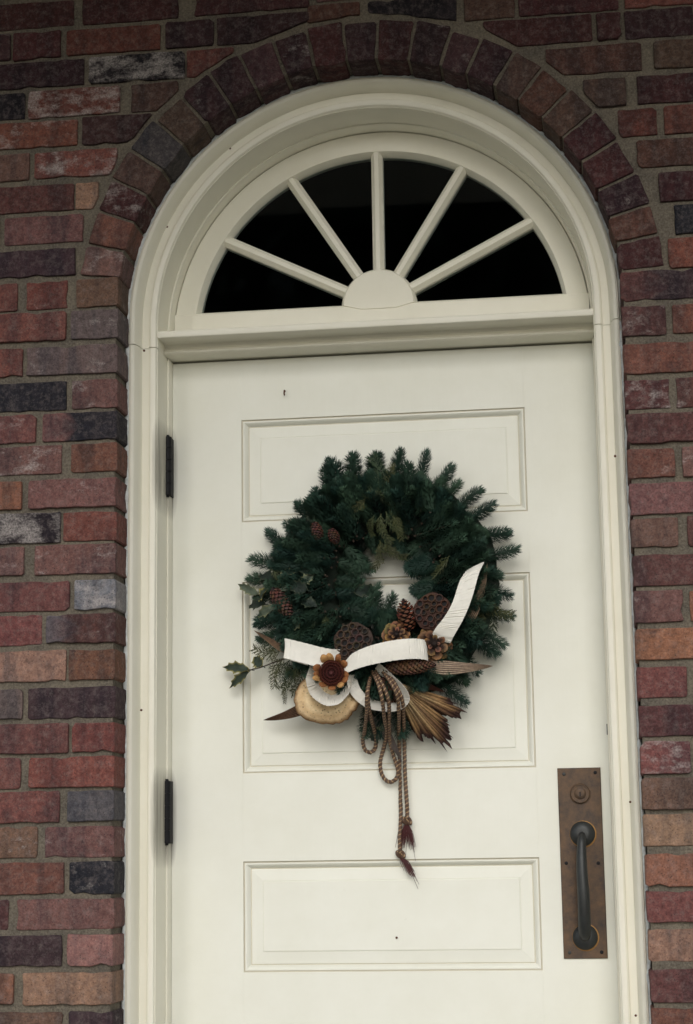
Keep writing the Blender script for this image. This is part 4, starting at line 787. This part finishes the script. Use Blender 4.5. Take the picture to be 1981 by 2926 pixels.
# --- cream ribbon, finely gathered
def ribbon(pts, sides, W, n=90, seed=0, amp=.0013):
    q = random.Random(seed); P = spline(pts, n); S = spline(sides, n); b = MB(); ph = 0; rowsA = []; rowsB = []
    for i, p in enumerate(P):
        t = (P[min(i+1, n)]-P[max(i-1, 0)]).normalized(); s = S[i].normalized(); nn = t.cross(s).normalized()
        ph += q.uniform(.8, 1.9); rip = amp*(abs(math.sin(ph))**.5-.5)+q.gauss(0, amp*.2); ra = []; rb = []
        for j in range(7):
            v = j/3-1; off = nn*(rip*(1+.5*math.sin(j*1.3+i*.4))+.0015*(1-v*v)); pp = p+s*(W/2*v*(1+.012*math.sin(ph*1.3)))+off
            ra.append(b.V(pp)); rb.append(b.V(pp+nn*.0006))
        rowsA.append(ra); rowsB.append(rb)
    for i in range(n):
        for j in range(6): b.F((rowsA[i][j], rowsA[i][j+1], rowsA[i+1][j+1], rowsA[i+1][j])); b.F((rowsB[i][j+1], rowsB[i][j], rowsB[i+1][j], rowsB[i+1][j+1]))
        b.F((rowsA[i][0], rowsA[i+1][0], rowsB[i+1][0], rowsB[i][0])); b.F((rowsA[i+1][6], rowsA[i][6], rowsB[i][6], rowsB[i+1][6]))
    return b.build('ribbon', M['ribbon'], wreath, 35)
V3 = Vector
ribbon([(0.3830,-0.128,1.4562), (0.3539,-0.146,1.4579), (0.3143,-0.152,1.4683), (0.2751,-0.15,1.4795), (0.2679,-0.14,1.4808), (0.2783,-0.126,1.4784), (0.3134,-0.118,1.4673)], [V3((.1,0,1))]*3+[V3((.05,.1,1))]*4, .041, 80, 1)
ribbon([(0.3829,-0.13,1.4309), (0.4039,-0.15,1.4462), (0.4368,-0.16,1.4576), (0.4820,-0.163,1.4666), (0.5261,-0.158,1.4712), (0.5530,-0.142,1.4703), (0.5560,-0.118,1.4674)], [V3((.35,0,1)), V3((.3,0,1)), V3((.2,0,1)), V3((.05,0,1)), V3((0,0,1)), V3((-.1,0,1)), V3((-.1,0,1))], .041, 90, 2)
ribbon([(0.5854,-0.12,1.4915), (0.5959,-0.134,1.5066), (0.6162,-0.144,1.5343), (0.6333,-0.147,1.5674), (0.6474,-0.141,1.6109), (0.6551,-0.13,1.6285), (0.6586,-0.112,1.6392), (0.6555,-0.094,1.6393)], [V3((-.89,0,.30)), V3((-.90,0,.25)), V3((-.96,0,-.02)), V3((-.97,0,-.25)), V3((-.95,.05,-.33)), V3((-.93,.08,-.38)), V3((-.92,.1,-.40)), V3((-.92,.1,-.40))], .042, 130, 3)
fz = lambda a: V3((math.cos(R(a))*.62, -.75, math.sin(R(a))*.62))
ribbon([(0.3317,-0.108,1.4461), (0.3226,-0.116,1.4204), (0.3293,-0.12,1.3947), (0.3493,-0.122,1.3779), (0.3710,-0.122,1.3773), (0.3882,-0.12,1.3949), (0.3941,-0.114,1.4204)], [fz(160), fz(190), fz(225), fz(258), fz(285), fz(320), fz(350)], .038, 90, 4, .0016)
ribbon([(0.4004,-0.12,1.4268), (0.4087,-0.118,1.3954), (0.4310,-0.112,1.3712), (0.4628,-0.108,1.3609), (0.4949,-0.105,1.3612), (0.5105,-0.106,1.3732), (0.5035,-0.112,1.3925), (0.4812,-0.118,1.4158), (0.4542,-0.122,1.4413)], [V3((-.7,-.5,-.4)), V3((-.7,-.5,-.5)), V3((-.4,-.55,-.75)), V3((0,-.6,-.8)), V3((.2,-.7,-.7)), V3((.6,-.7,-.1)), V3((.55,-.75,.35)), V3((.5,-.75,.45)), V3((.5,-.75,.45))], .025, 110, 5, .0010)

# --- twisted cord with knotted, frayed ends
def cord(pts, n, r=.0043, name='cord'):
    P = spline(pts, n); b = MB(); L = sum((P[i+1]-P[i]).length for i in range(n)); s = 0; fr = []; up = V3((.3,.9,.2))
    for i, p in enumerate(P):
        t = (P[min(i+1, n)]-P[max(i-1, 0)]).normalized(); u = (up-t*up.dot(t)).normalized(); up = u; fr.append((p, u, t.cross(u), s))
        if i < n: s += (P[i+1]-p).length
    for k in range(3):
        b.tube([p+u*(r*.55*math.cos(s_/.0090*2*math.pi+k*2.094))+w*(r*.55*math.sin(s_/.0090*2*math.pi+k*2.094)) for p, u, w, s_ in fr], r*(.38 if k == 1 else .54), 5, 1 if k == 1 else 0)
    return b.build(name, [M['cord_a'], M['cord_b']], wreath, 70)
def Cd(L, y): return [V3(v) for v in L]
cord([(0.4405,-0.115,1.4212), (0.4397,-0.155,1.3924), (0.4365,-0.15,1.3715), (0.4317,-0.12,1.3470), (0.4193,-0.06,1.3153), (0.4116,-0.032,1.2972), (0.4146,-0.02,1.2795), (0.4259,-0.019,1.2742), (0.4351,-0.02,1.2818), (0.4388,-0.03,1.2985), (0.4386,-0.055,1.3170), (0.4376,-0.1,1.3411), (0.4367,-0.128,1.3661), (0.4353,-0.12,1.4010)], 364)
cord([(0.4443,-0.115,1.4319), (0.4608,-0.15,1.4012), (0.4675,-0.15,1.3707), (0.4666,-0.11,1.3379), (0.4648,-0.06,1.3106), (0.4548,-0.026,1.2838), (0.4458,-0.017,1.2570), (0.4464,-0.016,1.2351), (0.4542,-0.016,1.2186), (0.4661,-0.016,1.2125), (0.4784,-0.017,1.2199), (0.4826,-0.019,1.2343), (0.4779,-0.02,1.2525), (0.4728,-0.024,1.2707), (0.4692,-0.045,1.2969), (0.4757,-0.105,1.3380), (0.4789,-0.14,1.3712), (0.4671,-0.142,1.4036), (0.4498,-0.115,1.4318)], 494)
cord([(0.4638,-0.11,1.4337), (0.4850,-0.14,1.4051), (0.4969,-0.138,1.3780), (0.4964,-0.11,1.3462), (0.4911,-0.07,1.3220), (0.4874,-0.032,1.2918), (0.4860,-0.018,1.2525), (0.4853,-0.012,1.1800), (0.4854,-0.011,1.1438), (0.4822,-0.011,1.0987), (0.4822,-0.009,1.0681)], 286)
cord([(0.4688,-0.105,1.4359), (0.4926,-0.128,1.4023), (0.5052,-0.125,1.3717), (0.5029,-0.085,1.3388), (0.4991,-0.045,1.3090), (0.4973,-0.024,1.2847), (0.4963,-0.016,1.2341), (0.4975,-0.012,1.1888), (0.4987,-0.011,1.1616), (0.4986,-0.011,1.1381)], 260)

def knot(c, rr=.008):
    b = MB(); c = V3(c); pts = [c+V3((rr*math.sin(t), rr*.55*math.sin(2*t+1), rr*.8*math.cos(1.5*t))) for t in [i*.32 for i in range(22)]]
    b.tube(pts, .0036, 6); b.tube([p+V3((.001,-.0022,.001)) for p in pts[4:16]], .0014, 5, 1)
    return b.build('knot', [M['cord_a'], M['cord_b']], wreath, 70)
def tassel(c, d, L, seed, cnt=80):
    q = random.Random(seed); b = MB(); c = V3(c); d = V3(d).normalized()
    for i in range(cnt):
        sp = V3((q.gauss(0,1), q.gauss(0,.6), q.gauss(0,.5))); l = L*q.uniform(.72, 1.0)*(1.5 if i % 22 == 0 else 1); e = c+d*l+sp*.0040+V3((0, 0, -.010*(l/L)**2)); mdp = c+d*l*.5+sp*.0036
        b.tube([c+sp*.0007, mdp, e], lambda t: .00065*(1-.5*t), 4)
    return b.build('tassel', M['thread'], wreath)
knot((0.4834,-0.01,1.0654), .0072); knot((0.4982,-0.012,1.1327), .0078)
tassel((0.4839,-0.009,1.0591), (.62,-.02,-.78), .038, 1); tassel((0.4964,-0.01,1.1273), (-.24,0,-1), .040, 2, 36); tassel((0.4988,-0.01,1.1264), (.26,0,-1), .042, 3, 36)
